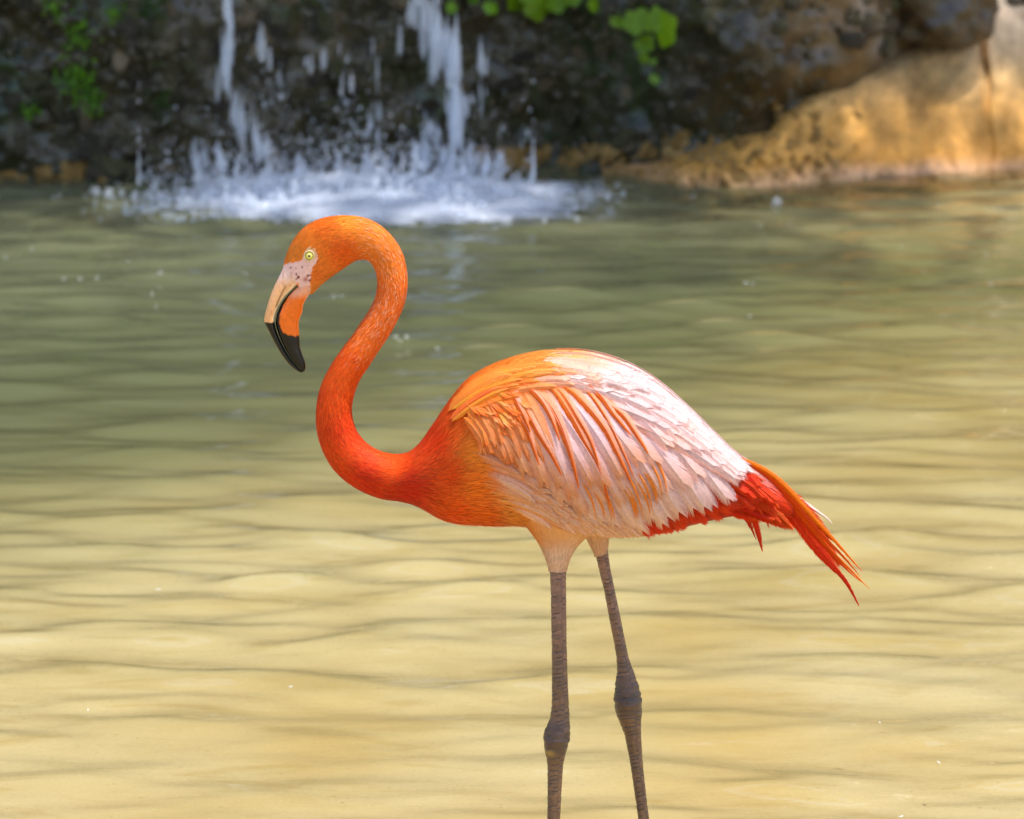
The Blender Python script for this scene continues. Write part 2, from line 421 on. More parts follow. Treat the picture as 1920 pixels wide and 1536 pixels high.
V = np.stack([X, Ys, Z], -1); back = V[:, -1:, :].copy(); back[..., 1] += 0.7
V = np.concatenate([V, back], 1); c = np.concatenate([c, c[:, -1:]], 1)
sand_mat = mat_attr('sandstone', rough=0.7, spec=0.3, bump=0.8, bscale=70, nscale=40, lo=0.72)
sandstone = mesh_obj('sandstone_wall', V.reshape(-1, 3), grid_faces(*V.shape[:2]), sand_mat, col=c.reshape(-1, 3), smooth=True)
tag(sandstone, 'tan and orange sandstone face sloping into the pond with one upright crack', 'rock wall')
px = np.concatenate([rg.uniform(880, 1300, 90), 1250 + 330 * rg.random(120) ** 1.5, rg.normal(1520, 45, 40), rg.uniform(-100, 200, 40)])
py = np.concatenate([rg.uniform(286, 330, 90), rg.uniform(262, 345, 120), rg.uniform(190, 290, 40), rg.uniform(325, 350, 40)])
P = ray_plane(px, py, base_y((px - 960) / 608.0)); xr = P[:, 0]
ys_ = np.where(xr > _tw[0, 0], np.minimum(slab_y(xr, P[:, 2], slab_top(xr)), wall_y(xr, P[:, 2])), wall_y(xr, P[:, 2]))
P[:, 1] = ys_ + 0.003
rad = np.exp(rg.normal(np.log(0.019), 0.4, len(px))).clip(0.008, 0.05) * np.where(px > 1230, 0.62, 1.0)
scatter_stones(P, rad, sandstone, tan_stone, 9, 250)

# ------------------------------------------------------------------ dark boulder wedged above the sandstone
v, f = stone_mesh(91, 5)
v = v + 0.10 * fbm(v * 3.5, 4, 92)[:, None] * v
bc = ray_plane(1752, 4, 14.36)
boulder = mesh_obj('boulder', np.stack([v[:, 0] * 0.19, v[:, 1] * 0.2, np.maximum(v[:, 2], -0.62 + 0.12 * v[:, 0]) * 0.21], -1) , f, rock_mat, smooth=True,
                   col=lin(66, 56, 42) * np.clip(1 + 0.5 * fbm(v * 4, 4, 93) + 0.35 * fbm(v * 13, 3, 94), 0.35, 2)[:, None])
boulder.location = bc; boulder.rotation_euler = (0, R(14), 0)
tag(boulder, 'large dark brown boulder overhanging the tan sandstone', 'boulder')

# ------------------------------------------------------------------ plants on the rock
def mat_leaf():
    t = NT('leaf'); oi = t.n('ShaderNodeObjectInfo'); a = t.n('ShaderNodeAttribute', _attribute_name='Col')
    c = t.mix(1.0, a.outputs['Color'], t.ramp(t.noise(70, 4, 0.6, t.coords()).outputs[0], [(0.3, (0.6, 0.68, 0.5)), (0.7, (1.1, 1.1, 1.0))]), 'MULTIPLY')
    p = t.n('ShaderNodeBsdfPrincipled', Roughness=0.42); t.link(c, p.inputs['Base Color'])
    tr = t.n('ShaderNodeBsdfTranslucent'); t.link(c, tr.inputs[0])
    m = t.n('ShaderNodeMixShader', i0=0.45); t.link(p.outputs[0], m.inputs[1]); t.link(tr.outputs[0], m.inputs[2])
    return t.done(m.outputs[0])
leaf_mat = mat_leaf()

def leaf_geo(size, rng, lobes=5):
    """rounded, faintly lobed blade hanging from its stalk at the origin, in the xz plane, face towards -y"""
    na, nr = 28, 4; a = np.linspace(0, 2 * np.pi, na, endpoint=False)
    r0 = 0.5 * (1 + 0.10 * np.cos(lobes * a + rng.uniform(0, 6)) + 0.015 * rng.normal(size=na)) * (1 - 0.35 * np.exp(-((np.mod(a - np.pi / 2 + np.pi, 2 * np.pi) - np.pi) / 0.35) ** 2))
    rr = np.linspace(0, 1, nr + 1)[1:]
    x = (rr[:, None] * r0 * np.cos(a)); z = (rr[:, None] * r0 * np.sin(a)) - 0.45
    y = 0.16 * (x ** 2 * 2) - 0.05 * np.abs(np.sin(a * lobes / 2))[None] * rr[:, None] ** 2 * 0.5 + 0.12 * (z + 0.45) ** 2
    v = np.concatenate([[[0, 0, -0.45]], np.stack([x, y, z], -1).reshape(-1, 3)]) * size
    f4 = grid_faces(nr, na, True) + 1
    k = np.arange(na); f3 = np.stack([np.zeros(na, int), 1 + k, 1 + (k + 1) % na], -1)
    return v, [f3, f4]

def tube(pts, rad, sides=6):
    pts = np.asarray(pts, float); n = len(pts); rad = np.broadcast_to(rad, n)
    T = np.gradient(pts, axis=0); T /= np.linalg.norm(T, axis=1)[:, None] + 1e-9
    u = np.cross(T, [0.13, 0.97, 0.2]); u /= np.linalg.norm(u, axis=1)[:, None] + 1e-9; w = np.cross(T, u)
    a = np.linspace(0, 2 * np.pi, sides, endpoint=False)
    v = pts[:, None] + rad[:, None, None] * (np.cos(a)[None, :, None] * u[:, None] + np.sin(a)[None, :, None] * w[:, None])
    return v.reshape(-1, 3), grid_faces(n, sides, True)

def merge(parts):
    vs, fs, cs, off = [], [], [], 0
    for v, f, c in parts:
        vs.append(v); cs.append(np.broadcast_to(c, (len(v), 3)))
        for g in (f if isinstance(f, list) else [f]): fs.append(np.asarray(g) + off)
        off += len(v)
    out = {}
    for g in fs: out.setdefault(g.shape[1], []).append(g)
    return np.concatenate(vs), [np.concatenate(g) for g in out.values()], np.concatenate(cs)

def wall_pt(px, py, out=0.02):
    p = ray_plane(np.array(px, float), np.array(py, float), 14.0)
    for _ in range(3):
        y = wall_y(p[0:1], p[2:3])[0]; p = ray_plane(np.array(px, float), np.array(py, float), y)
    p[1] -= out; return p

def leafy_plant(name, root_px, leaves, label, cat, seed, col=(92, 140, 22), stem_col=(90, 110, 40)):
    """stem part plus one part per leaf; leaves = (px, py, size in photo px)"""
    rng = np.random.default_rng(seed); root = wall_pt(*root_px, 0.0); e = empty(name, root, label, cat)
    stems = []
    for lx, ly, s in leaves:
        p = wall_pt(lx, ly, rng.uniform(0.10, 0.20)); size = s / 606.0
        v, f = leaf_geo(size, rng)
        M = np.array((Matrix.Rotation(rng.normal(0, 0.5), 3, 'Y') @ Matrix.Rotation(rng.normal(-0.35, 0.3), 3, 'X') @ Matrix.Rotation(rng.normal(0, 0.5), 3, 'Z')))
        top = p + np.array([0, 0.0, size * 0.45])
        o = mesh_obj('leaf', v @ M.T + top - root, f, leaf_mat, e, col=np.tile(lin(*col) * rng.uniform(0.75, 1.2), (len(v), 1)), smooth=True)
        mid = (root + top) / 2 + np.array([rng.normal(0, 0.01), -0.02, 0.02]); t = np.linspace(0, 1, 8)[:, None]
        stems.append((*tube((1 - t) ** 2 * root + 2 * t * (1 - t) * mid + t * t * top - root, 0.0025), lin(*stem_col)))
    v, f, c = merge(stems); mesh_obj('stem', v, f, leaf_mat, e, col=c, smooth=True)
    return e
leafy_plant('leafy_plant', (1196, 10), [(1226, 60, 66), (1184, 34, 54), (1196, 78, 40), (1150, 36, 28), (1212, 34, 50), (1198, 106, 22)],
            'bright green rounded leaves hanging on the dark rock beside the boulder side', 'plant', 101, (138, 176, 18))
leafy_plant('leafy_plant', (1010, -40), [(985, -4, 56), (1018, 6, 60), (1048, -2, 50), (1088, -8, 46), (1112, 2, 30), (1000, -20, 50)],
            'green leaves hanging over the top edge of the picture right of the waterfall', 'plant', 102, (138, 176, 18))
leafy_plant('leafy_plant', (868, -30), [(856, 12, 24), (918, 10, 30), (880, -8, 26)],
            'few small green leaves just right of the tallest waterfall', 'plant', 103, (130, 180, 22))
leafy_plant('hanging_vine', (1206, 96), [(1229, 140, 22), (1222, 108, 14)],
            'thin vine dangling with one small yellow green leaf at its end', 'vine', 104, (120, 160, 20))

def moss(px, py, size, n, label, seed, col=(80, 130, 20), flat=1.0):
    rng = np.random.default_rng(seed); c0 = wall_pt(px, py, 0.01); e = empty('moss_clump', c0, label, 'moss', 'moss clumps on the wet rock')
    parts = []
    for k in range(int(n * 1.8)):
        d = rng.normal(size=2) * size / 606.0 * 0.32
        p = c0 + np.array([d[0], 0, d[1] * flat]); p[1] = wall_y(p[0:1], p[2:3])[0] - rng.uniform(0.0, 0.05)
        v, f = leaf_geo(rng.uniform(0.006, 0.016), rng, 3)
        M = np.array(Matrix.Rotation(rng.uniform(0, 6.28), 3, 'Y') @ Matrix.Rotation(rng.normal(-0.5, 0.5), 3, 'X'))
        parts.append((v @ M.T + p - c0, f, lin(*col) * rng.uniform(0.5, 1.25)))
    v, f, c = merge(parts); mesh_obj('foliage', v, f, leaf_mat, e, col=c)
for i, (mx, my, ms, mn, lab) in enumerate([
        (140, 145, 62, 90, 'largest bright green moss clump on the dark rock left of the waterfall'),
        (150, 62, 44, 50, 'green moss clump above the largest one'),
        (60, 208, 22, 24, 'small bright moss tuft low at the far left of the rock'),
        (172, 188, 40, 46, 'moss tuft just below the largest clump'),
        (280, 14, 52, 60, 'dark green moss clump at the top of the rock between the left plants and waterfall'),
        (215, 22, 26, 22, 'tiny moss tuft beside the dark green clump at the top'),
        (100, 10, 30, 24, 'moss tuft hanging at the top left of the rock'),
        (310, 190, 46, 30, 'dull dark moss patch halfway to the left waterfall')]):
    moss(mx, my, ms, mn, lab, 120 + i, (120, 172, 26) if i not in (4, 7) else (58, 92, 24))
moss(1362, 366, 50, 60, 'green algae along the foot of the tan rock at the water edge', 140, (96, 112, 34), 0.25)

# ------------------------------------------------------------------ unseen tree on top of the rock, added so its leaves shade the fall
rng = np.random.default_rng(150); troot = np.array([1.6, 16.4, 4.6]); tree = empty('tree', troot, 'unseen leafy tree on top of the rock wall added to shade the waterfall', 'tree')
limbs = [(*tube([(0, 0, -0.5), (0.05, -0.5, 0.6), (-0.1, -1.4, 1.4), (-0.2, -2.4, 1.9)], [0.24, 0.2, 0.14, 0.09], 10), lin(96, 80, 64))]
for k in range(26):
    a = np.array([rng.uniform(-0.3, 0.2), rng.uniform(-2.4, -0.6), rng.uniform(1.0, 1.9)]); b2 = np.array([rng.uniform(-4.6, 1.6), rng.uniform(-4.6, -2.2), rng.uniform(1.3, 2.4)])
    m_ = (a + b2) / 2 + np.array([0, 0, 0.35]); t = np.linspace(0, 1, 9)[:, None]
    limbs.append((*tube((1 - t) ** 2 * a + 2 * t * (1 - t) * m_ + t * t * b2, np.linspace(0.06, 0.012, 9), 6), lin(96, 80, 64)))
v, f, c = merge(limbs); mesh_obj('trunk', v, f, mat_attr('bark', rough=0.8, bump=0.8, bscale=40, nscale=30, lo=0.6), tree, col=c, smooth=True)
nl = 6800; lx = rng.uniform(-6.2, 2.9, nl); ly = rng.uniform(-5.3, -2.0, nl); lz = rng.uniform(1.0, 2.7, nl)
den = sstep(-4.75, -3.1, ly + 0.5 * fbm(np.stack([lx, ly, lz], -1) * 1.1, 3, 151)) * sstep(2.3, 0.9, lx + 0.7 * fbm(np.stack([lx, ly, lz], -1) * 1.3, 3, 152)); ok = rng.random(nl) < den
cc = np.stack([lx, ly, lz], -1)[ok]; n_ = len(cc); u = rng.normal(size=(n_, 3)) * [1, 1, 0.45]; u /= np.linalg.norm(u, axis=1)[:, None]; w = np.cross(u, rng.normal(size=(n_, 3)) * 0.5 + [0, 0, 1]); w /= np.linalg.norm(w, axis=1)[:, None]
L_ = rng.uniform(0.10, 0.17, (n_, 1)); q = np.stack([cc - u * L_, cc + w * L_ * 0.42, cc + u * L_, cc - w * L_ * 0.42], 1).reshape(-1, 3)
mesh_obj('shade_crown', q, np.arange(n_ * 4).reshape(-1, 4), leaf_mat, tree, col=np.repeat(lin(70, 104, 30) * rng.uniform(0.6, 1.25, (n_, 1)), 4, 0))

# ------------------------------------------------------------------ falling water
def mat_fall():
    t = NT('white_water')
    p = t.n('ShaderNodeBsdfPrincipled', Roughness=0.25); p.inputs['Base Color'].default_value = (0.86, 0.90, 0.97, 1)
    p.inputs['Specular IOR Level'].default_value = 0.5
    tl = t.n('ShaderNodeBsdfTranslucent'); tl.inputs[0].default_value = (0.86, 0.90, 0.97, 1)
    tr = t.n('ShaderNodeBsdfTransparent')
    m = t.n('ShaderNodeMixShader', i0=0.35); t.link(p.outputs[0], m.inputs[1]); t.link(tl.outputs[0], m.inputs[2])
    m2 = t.n('ShaderNodeMixShader', i0=0.70); t.link(m.outputs[0], m2.inputs[1]); t.link(tr.outputs[0], m2.inputs[2])
    return t.done(m2.outputs[0])
fall_mat = mat_fall()
DV, DF = None, None
_bm = bmesh.new(); bmesh.ops.create_icosphere(_bm, subdivisions=2, radius=1.0)
DV = np.array([q.co for q in _bm.verts]); DF = np.array([[q.index for q in g.verts] for g in _bm.faces]); _bm.free()
_bm = bmesh.new(); bmesh.ops.create_icosphere(_bm, subdivisions=1, radius=1.0)
DV1 = np.array([q.co for q in _bm.verts]); DF1 = np.array([[q.index for q in g.verts] for g in _bm.faces]); _bm.free()

def drops(cent, sx, sz, rng, low=False, name='water', parent=None, kind=None, wob=0.3):
    BV, BF = (DV1, DF1) if low else (DV, DF); n = len(cent)
    tap = 1 - 0.45 * BV[:, 2]                                     # heavier at the foot
    v = BV[None] * np.stack([sx, sx, sz], -1)[:, None, :]
    v[..., 0] *= tap; v[..., 1] *= tap
    v = v * (1 + wob * (rng.random((n, len(BV), 1)) - 0.5))
    v = v + cent[:, None, :]
    f = (BF[None] + (np.arange(n) * len(BV))[:, None, None]).reshape(-1, 3)
    return mesh_obj(name, v.reshape(-1, 3), f, fall_mat, parent, smooth=True, kind=kind)

def fall(path, n, spread, wpx, lpx, label, seed, kind='thing'):
    """strands of falling water following a path of photo positions down the rock"""
    rng = np.random.default_rng(seed); path = np.array(path, float); n = int(n * 4.2)
    s = np.concatenate([[0], np.cumsum(np.hypot(*np.diff(path[:, :2], axis=0).T))]); u = np.sort(rng.random(n)) * s[-1]
    x = np.interp(u, s, path[:, 0]) + rng.normal(0, spread, n) * np.interp(u, s, path[:, 2]); y = np.interp(u, s, path[:, 1]) + rng.normal(0, 8, n)
    gap = fbm(np.stack([x / 26, y / 52, 0 * x + seed], -1), 2, seed) > rng.normal(-0.12, 0.12, n); x, y = x[gap], y[gap]; n = len(x)
    P = ray_plane(x, y, 13.62 - 0.14 * rng.random(n))
    k = rng.lognormal(0, 0.55, n); fine = rng.random(n) < 0.45
    w = 0.68 * wpx / 606 / 2 * k * np.where(fine, 0.35, 1.0); l = lpx / 606 / 2 * k ** 0.6 * rng.uniform(0.4, 1.9, n) * np.where(fine, 0.5, 1.0)
    o = drops(P, w, l, rng, name='waterfall', wob=0.5)
    tag(o, label, 'waterfall', 'thin waterfalls down the rock', kind)
    return o
fall([(428, -60, .9), (426, 20, .9), (430, 60, .8), (424, 95, .7), (420, 175, 1.1), (440, 215, 1.6), (470, 245, 1.3), (487, 265, .6), (482, 300, 1.4)], 46, 6, 8, 40, 'narrow waterfall on the left above the bird', 201, 'stuff')
fall([(800, -60, 1.6), (805, 10, 1.8), (820, 60, 1.6), (845, 95, .9), (852, 150, .45), (857, 225, .45), (842, 265, .5), (840, 330, .9)], 92, 9, 8, 42, 'tallest waterfall streaming down the middle of the dark rock', 202, 'stuff')
fall([(735, 20, 1.5), (728, 60, 1.5), (712, 120, 1), (706, 170, 1), (696, 250, 1.8), (690, 300, 1.8)], 8, 9, 7, 26, 'broken thin waterfall just left of the tallest one', 203, 'stuff')
fall([(500, 85, 1.4), (512, 140, 2.4), (640, 100, 1.2), (640, 160, 1.5), (655, 240, 2.2)], 8, 9, 7, 24, 'scattered trickle of falling drops between the left and middle waterfalls', 204, 'stuff')
fall([(905, 100, 1.4), (910, 160, 1.2), (820, 230, 1.8), (800, 290, 2), (900, 300, 2), (930, 320, 1.5)], 22, 9, 8, 34, 'short trickle of water right of the tallest waterfall', 205, 'stuff')

# splash, foam and spray where the water lands
rng = np.random.default_rng(77); N = 3300
sx = np.concatenate([rng.normal(455, 95, N * 2 // 5), rng.normal(800, 125, N * 2 // 5), rng.normal(660, 190, N - 2 * (N * 2 // 5))]); w = np.exp(-((sx - 440) / 90) ** 2) + 1.15 * np.exp(-((sx - 830) / 130) ** 2) + 0.55 * np.exp(-((sx - 640) / 110) ** 2)
g = ground_pt(640, 395); y = rng.normal(13.28, 0.2, N).clip(12.8, 13.68)
hgt = rng.exponential(0.0155, N) * (0.35 + w) * sstep(12.8, 13.4, y); hgt = np.minimum(hgt, 0.16)
P = ray_plane(sx, 380 + 0 * sx, y); P[:, 2] = 0.004 + hgt
r = rng.lognormal(math.log(0.0055), 0.55, N).clip(0.002, 0.018)
o = drops(P, r, r * rng.uniform(0.7, 1.7, N), rng, True, 'splash', kind='stuff', wob=0.5)
tag(o, 'bluish white splash boiling up under the waterfalls', 'splash', None, 'stuff')
# upright jets
J = [(372, 310, 60), (415, 305, 60), (447, 320, 50), (500, 318, 56), (560, 322, 40), (640, 312, 52), (690, 316, 56), (735, 312, 54), (790, 306, 70), (835, 318, 60), (868, 318, 50), (905, 322, 44), (935, 318, 66)]
cx, cy = [], []
for jx, jy, jh in J:
    m_ = 10; cx += list(jx + rng.normal(0, 7, m_)); cy += list(jy + rng.normal(0, jh * 0.36, m_))
P = ray_plane(np.array(cx), np.array(cy), 13.5 + 0.1 * rng.random(len(cx))); r = rng.lognormal(math.log(0.008), 0.35, len(cx))
o = drops(P, r, r * rng.uniform(1.5, 3.5, len(cx)), rng, True, 'splash_jets', kind='stuff')
tag(o, 'upright jets of splashing water at the foot of the rock', 'splash', None, 'stuff')
# fine spray
n_ = 2600; px = np.clip(rng.normal(650, 210, n_), 260, 1000); py = 345 - rng.exponential(34, n_); P = ray_plane(px, py, 13.2 + 0.4 * rng.random(n_))
r = rng.lognormal(math.log(0.0027), 0.4, n_)
o = drops(P, r, r * 1.3, rng, True, 'spray', kind='stuff'); tag(o, 'fine spray drops in the air before the rock', 'spray', None, 'stuff')

# drifting foam: a torn, bubbly sheet on the water
def mat_foam():
    t = NT('foam'); co = t.coords((1, 0.8, 1)); a = t.n('ShaderNodeAttribute', _attribute_name='Col')
    nz = t.noise(16, 6, 0.7, co, 0.8)
    f = t.math('ADD', t.math('MULTIPLY', nz.outputs[0], 1.0), a.outputs['Fac'])
    fac = t.ramp(f, [(0.75, (0, 0, 0)), (1.7, (0.62, 0.62, 0.62))])
    p = t.n('ShaderNodeBsdfPrincipled', Roughness=0.5); p.inputs['Base Color'].default_value = (0.64, 0.70, 0.82, 1)
    tr = t.n('ShaderNodeBsdfTransparent'); m = t.n('ShaderNodeMixShader'); t.link(fac, m.inputs[0]); t.link(tr.outputs[0], m.inputs[1]); t.link(p.outputs[0], m.inputs[2])
    return t.done(m.outputs[0])
xs = np.arange(-1.35, 0.95, 0.016); ys = np.arange(12.3, 13.75, 0.016); X, Y = np.meshgrid(xs, ys, indexing='ij')
dens = np.exp(-((X + 0.34) / 0.58) ** 2) * sstep(12.45, 13.1, Y)
p3 = np.stack([X, Y, 0 * X], -1); Z = water_z(X, Y) + 0.010 + 0.030 * dens * (0.5 + fbm(p3 * 9, 4, 301)) * sstep(12.7, 13.2, Y)
o = mesh_obj('foam', np.stack([X, Y, Z], -1).reshape(-1, 3), grid_faces(len(xs), len(ys)), mat_foam(), col=np.repeat(dens.reshape(-1, 1) * 0.85, 3, 1), smooth=True, kind='stuff')
tag(o, 'pale bluish foam spreading on the water under the waterfalls', 'foam', None, 'stuff')

# pale beads added on the pond to stand in for glints and sky reflections
beads = [(750, 645, 9, 1), (742, 642, 12, 1), (762, 642, 12, 1), (300, 522, 12, 1), (120, 522, 8, 1), (150, 521, 9, 1), (182, 521, 9, 1), (460, 518, 7, 1), (930, 430, 7, 1), (870, 465, 6, 1), (1398, 530, 9, 1), (1410, 533, 8, 1), (1406, 588, 7, 1), (1760, 385, 7, 1),
       (1482, 425, 6, 1), (1425, 424, 6, 1), (60, 470, 7, 1), (10, 480, 7, 1), (240, 493, 7, 1), (1850, 478, 6, 1), (1732, 512, 5, 1), (1858, 532, 6, 1), (625, 563, 8, 1), (640, 562, 7, 1), (285, 555, 8, 1), (293, 573, 6, 1), (820, 650, 8, 1), (1690, 466, 6, 1)]
rng = np.random.default_rng(9)
t = NT('bubble'); p = t.n('ShaderNodeBsdfPrincipled', Roughness=0.12); p.inputs['Base Color'].default_value = (0.75, 0.78, 0.72, 1)
tr = t.n('ShaderNodeBsdfTransparent'); m_ = t.n('ShaderNodeMixShader', i0=0.78); t.link(p.outputs[0], m_.inputs[1]); t.link(tr.outputs[0], m_.inputs[2]); bead_mat = t.done(m_.outputs[0])
bmesh_data = None
for bx, by, bs, _k in beads:
    g = ground_pt(bx, by); r = bs / (FPX / g[1]) * 0.5
    if bmesh_data is None:
        bo = mesh_obj('bubble', DV * np.array([1, 1, 0.75]), DF, bead_mat, smooth=True); bmesh_data = bo.data
    else:
        bo = bpy.data.objects.new('bubble', bmesh_data); COL.objects.link(bo)
    bo.location = (g[0], g[1], float(water_z(g[0:1], g[1:2])[0]) + 0.15 * r); bo.scale = (r, r, r)
    where = 'on the grey green water left of the bill' if bx < 480 else 'beside the curve of the neck' if bx < 1000 else 'on the water before the tan rock'
    tag(bo, 'small pale bead standing in for a glint ' + where, 'bubble', 'glint beads ' + where)

# scraps of white down drifting on the surface
for fx, fy, fs in [(297, 1100, 5), (165, 1327, 5), (463, 1280, 4), (1602, 1365, 8), (1650, 1360, 5), (1762, 1432, 8), (545, 1292, 5), (1690, 1530, 6), (1185, 1345, 5)]:
    g = ground_pt(fx, fy); r = fs / (FPX / g[1]); t = np.linspace(-1, 1, 7)
    rng = np.random.default_rng(fx); a_ = rng.uniform(0, 3.14); wv = 0.28 * (1 - t ** 2) + 0.03
    ax = np.array([math.cos(a_), math.sin(a_), 0]); bx_ = np.array([-ax[1], ax[0], 0]); up_ = np.array([0, 0, 1.0])
    mid = t[:, None] * ax + 0.25 * (t ** 2)[:, None] * bx_ + (0.12 + 0.22 * t ** 2)[:, None] * up_
    V = np.stack([mid - wv[:, None] * bx_, mid + wv[:, None] * bx_ + 0.1 * up_], 1).reshape(-1, 3) * r
    o = mesh_obj('floating_down', V, grid_faces(7, 2), mat_attr('down', rough=0.8, lo=0.9) if fx == 297 else bpy.data.materials['down'], col=np.full((14, 3), 0.6))
    o.location = (g[0], g[1], float(water_z(g[0:1], g[1:2])[0]))
    tag(o, 'tiny white scrap of down floating on the golden water', 'down feather', 'scraps of down floating on the pond')

# ================================================================== THE FLAMINGO
feather_mat = mat_feather('plumage', 0.2, 0.6, 0.0)
skin_mat = mat_attr('facial_skin', rough=0.6, spec=0.3, bump=0.3, bscale=700, nscale=420, lo=0.84, sss=0.15)
bill_mat = mat_attr('bill', rough=0.2, spec=0.35, bump=0.12, bscale=420, nscale=220, lo=0.82)
leg_mat = mat_attr('leg_skin', rough=0.27, spec=0.7, bump=0.5, bscale=900, nscale=300, lo=0.7)

# dorsal point, ventral point, half depth; photo pixels
RINGS = np.array([
 (530,500,576,555,18),(536,482,588,548,23),(546,458,603,533,28),(563,434,618,521,32),(588,416,632,511,35),(618,407,645,502,35),
 (650,405,657,494,34),(682,409,668,488,31),(712,423,679,486,29),(737,447,690,488,28),(754,475,699,497,27),(762,508,706,513,26),
 (763,540,708,535,26),(757,572,704,558,26),(744,602,694,580,27),(727,632,678,604,28),(708,660,661,629,29),(690,688,641,656,30),
 (674,712,622,684,31),(664,738,606,715,31),(659,765,596,748,32),(661,787,593,785,33),(668,808,597,818,34),(680,825,607,848,35),
 (695,838,624,877,37),(712,847,648,901,40),(730,852,680,921,44),(748,853,715,934,48),(766,849,745,938,54),(782,837,772,944,62),
 (799,816,800,957,72),(819,787,830,973,84),(843,752,865,981,98),(873,716,900,983,110),(911,692,935,984,120),(956,674,970,984,127),
 (1006,662,1010,988,132),(1055,659,1055,995,133),(1105,663,1100,999,131),(1155,676,1150,1003,126),(1205,698,1200,1002,118),
 (1250,730,1250,993,108),(1295,770,1295,982,93),(1338,812,1335,972,72),(1378,850,1375,965,50),(1415,876,1412,962,36),
 (1452,905,1452,965,25),(1488,938,1488,975,13)], float)
def spline(a, n):
    """Catmull-Rom through the rows, resampled evenly along the centre line"""
    p = np.concatenate([[2 * a[0] - a[1]], a, [2 * a[-1] - a[-2]]]); out = []
    for i in range(1, len(p) - 2):
        t = np.linspace(0, 1, 24, endpoint=False)[:, None]
        out.append(0.5 * (2 * p[i] + (p[i + 1] - p[i - 1]) * t + (2 * p[i - 1] - 5 * p[i] + 4 * p[i + 1] - p[i + 2]) * t * t + (3 * p[i] - p[i - 1] - 3 * p[i + 1] + p[i + 2]) * t ** 3))
    out = np.concatenate(out + [a[-1:]])
    return out
def resample(o, n, centre):
    c = centre(o); s = np.concatenate([[0], np.cumsum(np.hypot(*np.diff(c, axis=0).T))])
    u = np.linspace(0, s[-1], n); return np.stack([np.interp(u, s, o[:, k]) for k in range(o.shape[1])], 1), u
BODY, BS = resample(spline(RINGS, 0), 700, lambda o: (o[:, :2] + o[:, 2:4]) / 2)

def ring_pt(i, th, lift=0.0):
    """bird-space point on the loft; i real ring index, th angle (0 dorsal, pi/2 near side, pi ventral)"""
    i = np.clip(i, 0, len(BODY) - 1.001); k = i.astype(int); f = (i - k)[..., None]
    b = BODY[k] * (1 - f) + BODY[k + 1] * f
    cx, cy = (b[..., 0] + b[..., 2]) / 2, (b[..., 1] + b[..., 3]) / 2
    hx, hy = (b[..., 0] - b[..., 2]) / 2, (b[..., 1] - b[..., 3]) / 2
    h = np.hypot(hx, hy); c, s = np.cos(th), np.sin(th)
    g = 1 + lift / np.maximum(h, 8)
    return np.stack([cx + hx * c * g, cy + hy * c * g, -b[..., 4] * s * (1 + lift / np.maximum(b[..., 4], 8))], -1)

def loft(pairs, n, m=40):
    P, _ = resample(spline(np.array(pairs, float), 0), n, lambda o: (o[:, :2] + o[:, 2:4]) / 2)
    th = np.linspace(0, 2 * np.pi, m, endpoint=False)
    cx, cy = (P[:, 0] + P[:, 2]) / 2, (P[:, 1] + P[:, 3]) / 2; hx, hy = (P[:, 0] - P[:, 2]) / 2, (P[:, 1] - P[:, 3]) / 2
    wc = P[:, 5] if P.shape[1] > 5 else 0 * cx
    B = np.stack([cx[:, None] + hx[:, None] * np.cos(th), cy[:, None] + hy[:, None] * np.cos(th), wc[:, None] - P[:, 4:5] * np.sin(th)], -1)
    return P, B
def closed(B):
    n, m, _ = B.shape; V = np.concatenate([B.reshape(-1, 3), [B[0].mean(0)], [B[-1].mean(0)]]); k = np.arange(m); k2 = (k + 1) % m
    return V, [grid_faces(n, m, True), np.stack([np.full(m, n * m), k, k2], -1), np.stack([np.full(m, n * m + 1), (n - 1) * m + k2, (n - 1) * m + k], -1)]

# pigment of the plumage, by place on the bird (photo pixels, sRGB); chest and belly brightened to paint in warm bounce light
PIG = np.array([
 (545,470,236,140,60),(600,425,238,112,20),(566,455,240,130,45),(640,465,228,96,26),(690,430,246,140,50),(650,412,248,150,50),(600,540,235,150,80),(590,520,232,120,50),
 (740,470,240,125,44),(735,560,236,112,44),(700,620,238,108,34),(650,680,236,86,16),(620,750,232,76,10),(640,790,228,60,6),(615,830,232,72,8),(680,885,218,44,4),
 (760,905,206,34,3),(740,930,200,34,3),(720,862,240,80,6),(800,830,228,60,6),(830,790,236,86,14),(850,750,242,110,22),(830,880,230,74,8),(830,950,236,86,10),
 (880,900,240,118,30),(880,840,242,136,42),(900,965,238,108,20),(960,950,240,150,70),(970,900,242,172,112),(1050,960,244,180,128),(1040,1010,246,176,122),(1100,985,244,190,150),(1180,985,228,160,130),
 (870,745,244,130,34),(920,700,248,140,40),(980,670,250,160,64),(1040,662,250,186,110),(1100,660,252,212,186),(1180,690,252,226,220),(1260,740,252,224,222),(1330,800,252,222,220),(1380,846,250,200,190),
 (930,780,244,140,60),(980,760,246,150,80),(1000,860,240,180,150),(1080,800,246,186,170),(1150,880,244,190,180),(1250,850,248,200,200),(1300,900,238,170,160),
 (1220,985,196,54,38),(1300,970,206,44,24),(1380,940,224,52,10),(1340,955,214,44,14),(1450,940,226,56,10),(1420,958,226,70,16),(1035,1045,232,180,122),(1120,1025,232,180,126),(1130,1035,232,186,130)], float)
PIG[:34, 3] += 2 * (PIG[:34, 4] < 90); PIG[:34, 4] *= 0.85
PIGL = np.array([lin(*r[2:]) for r in PIG])
def pigment(px, py):
    d2 = (px[:, None] - PIG[:, 0]) ** 2 + (py[:, None] - PIG[:, 1]) ** 2
    w = 1 / (d2 + 120.0) ** 1.6
    return (w @ PIGL) / w.sum(1)[:, None]

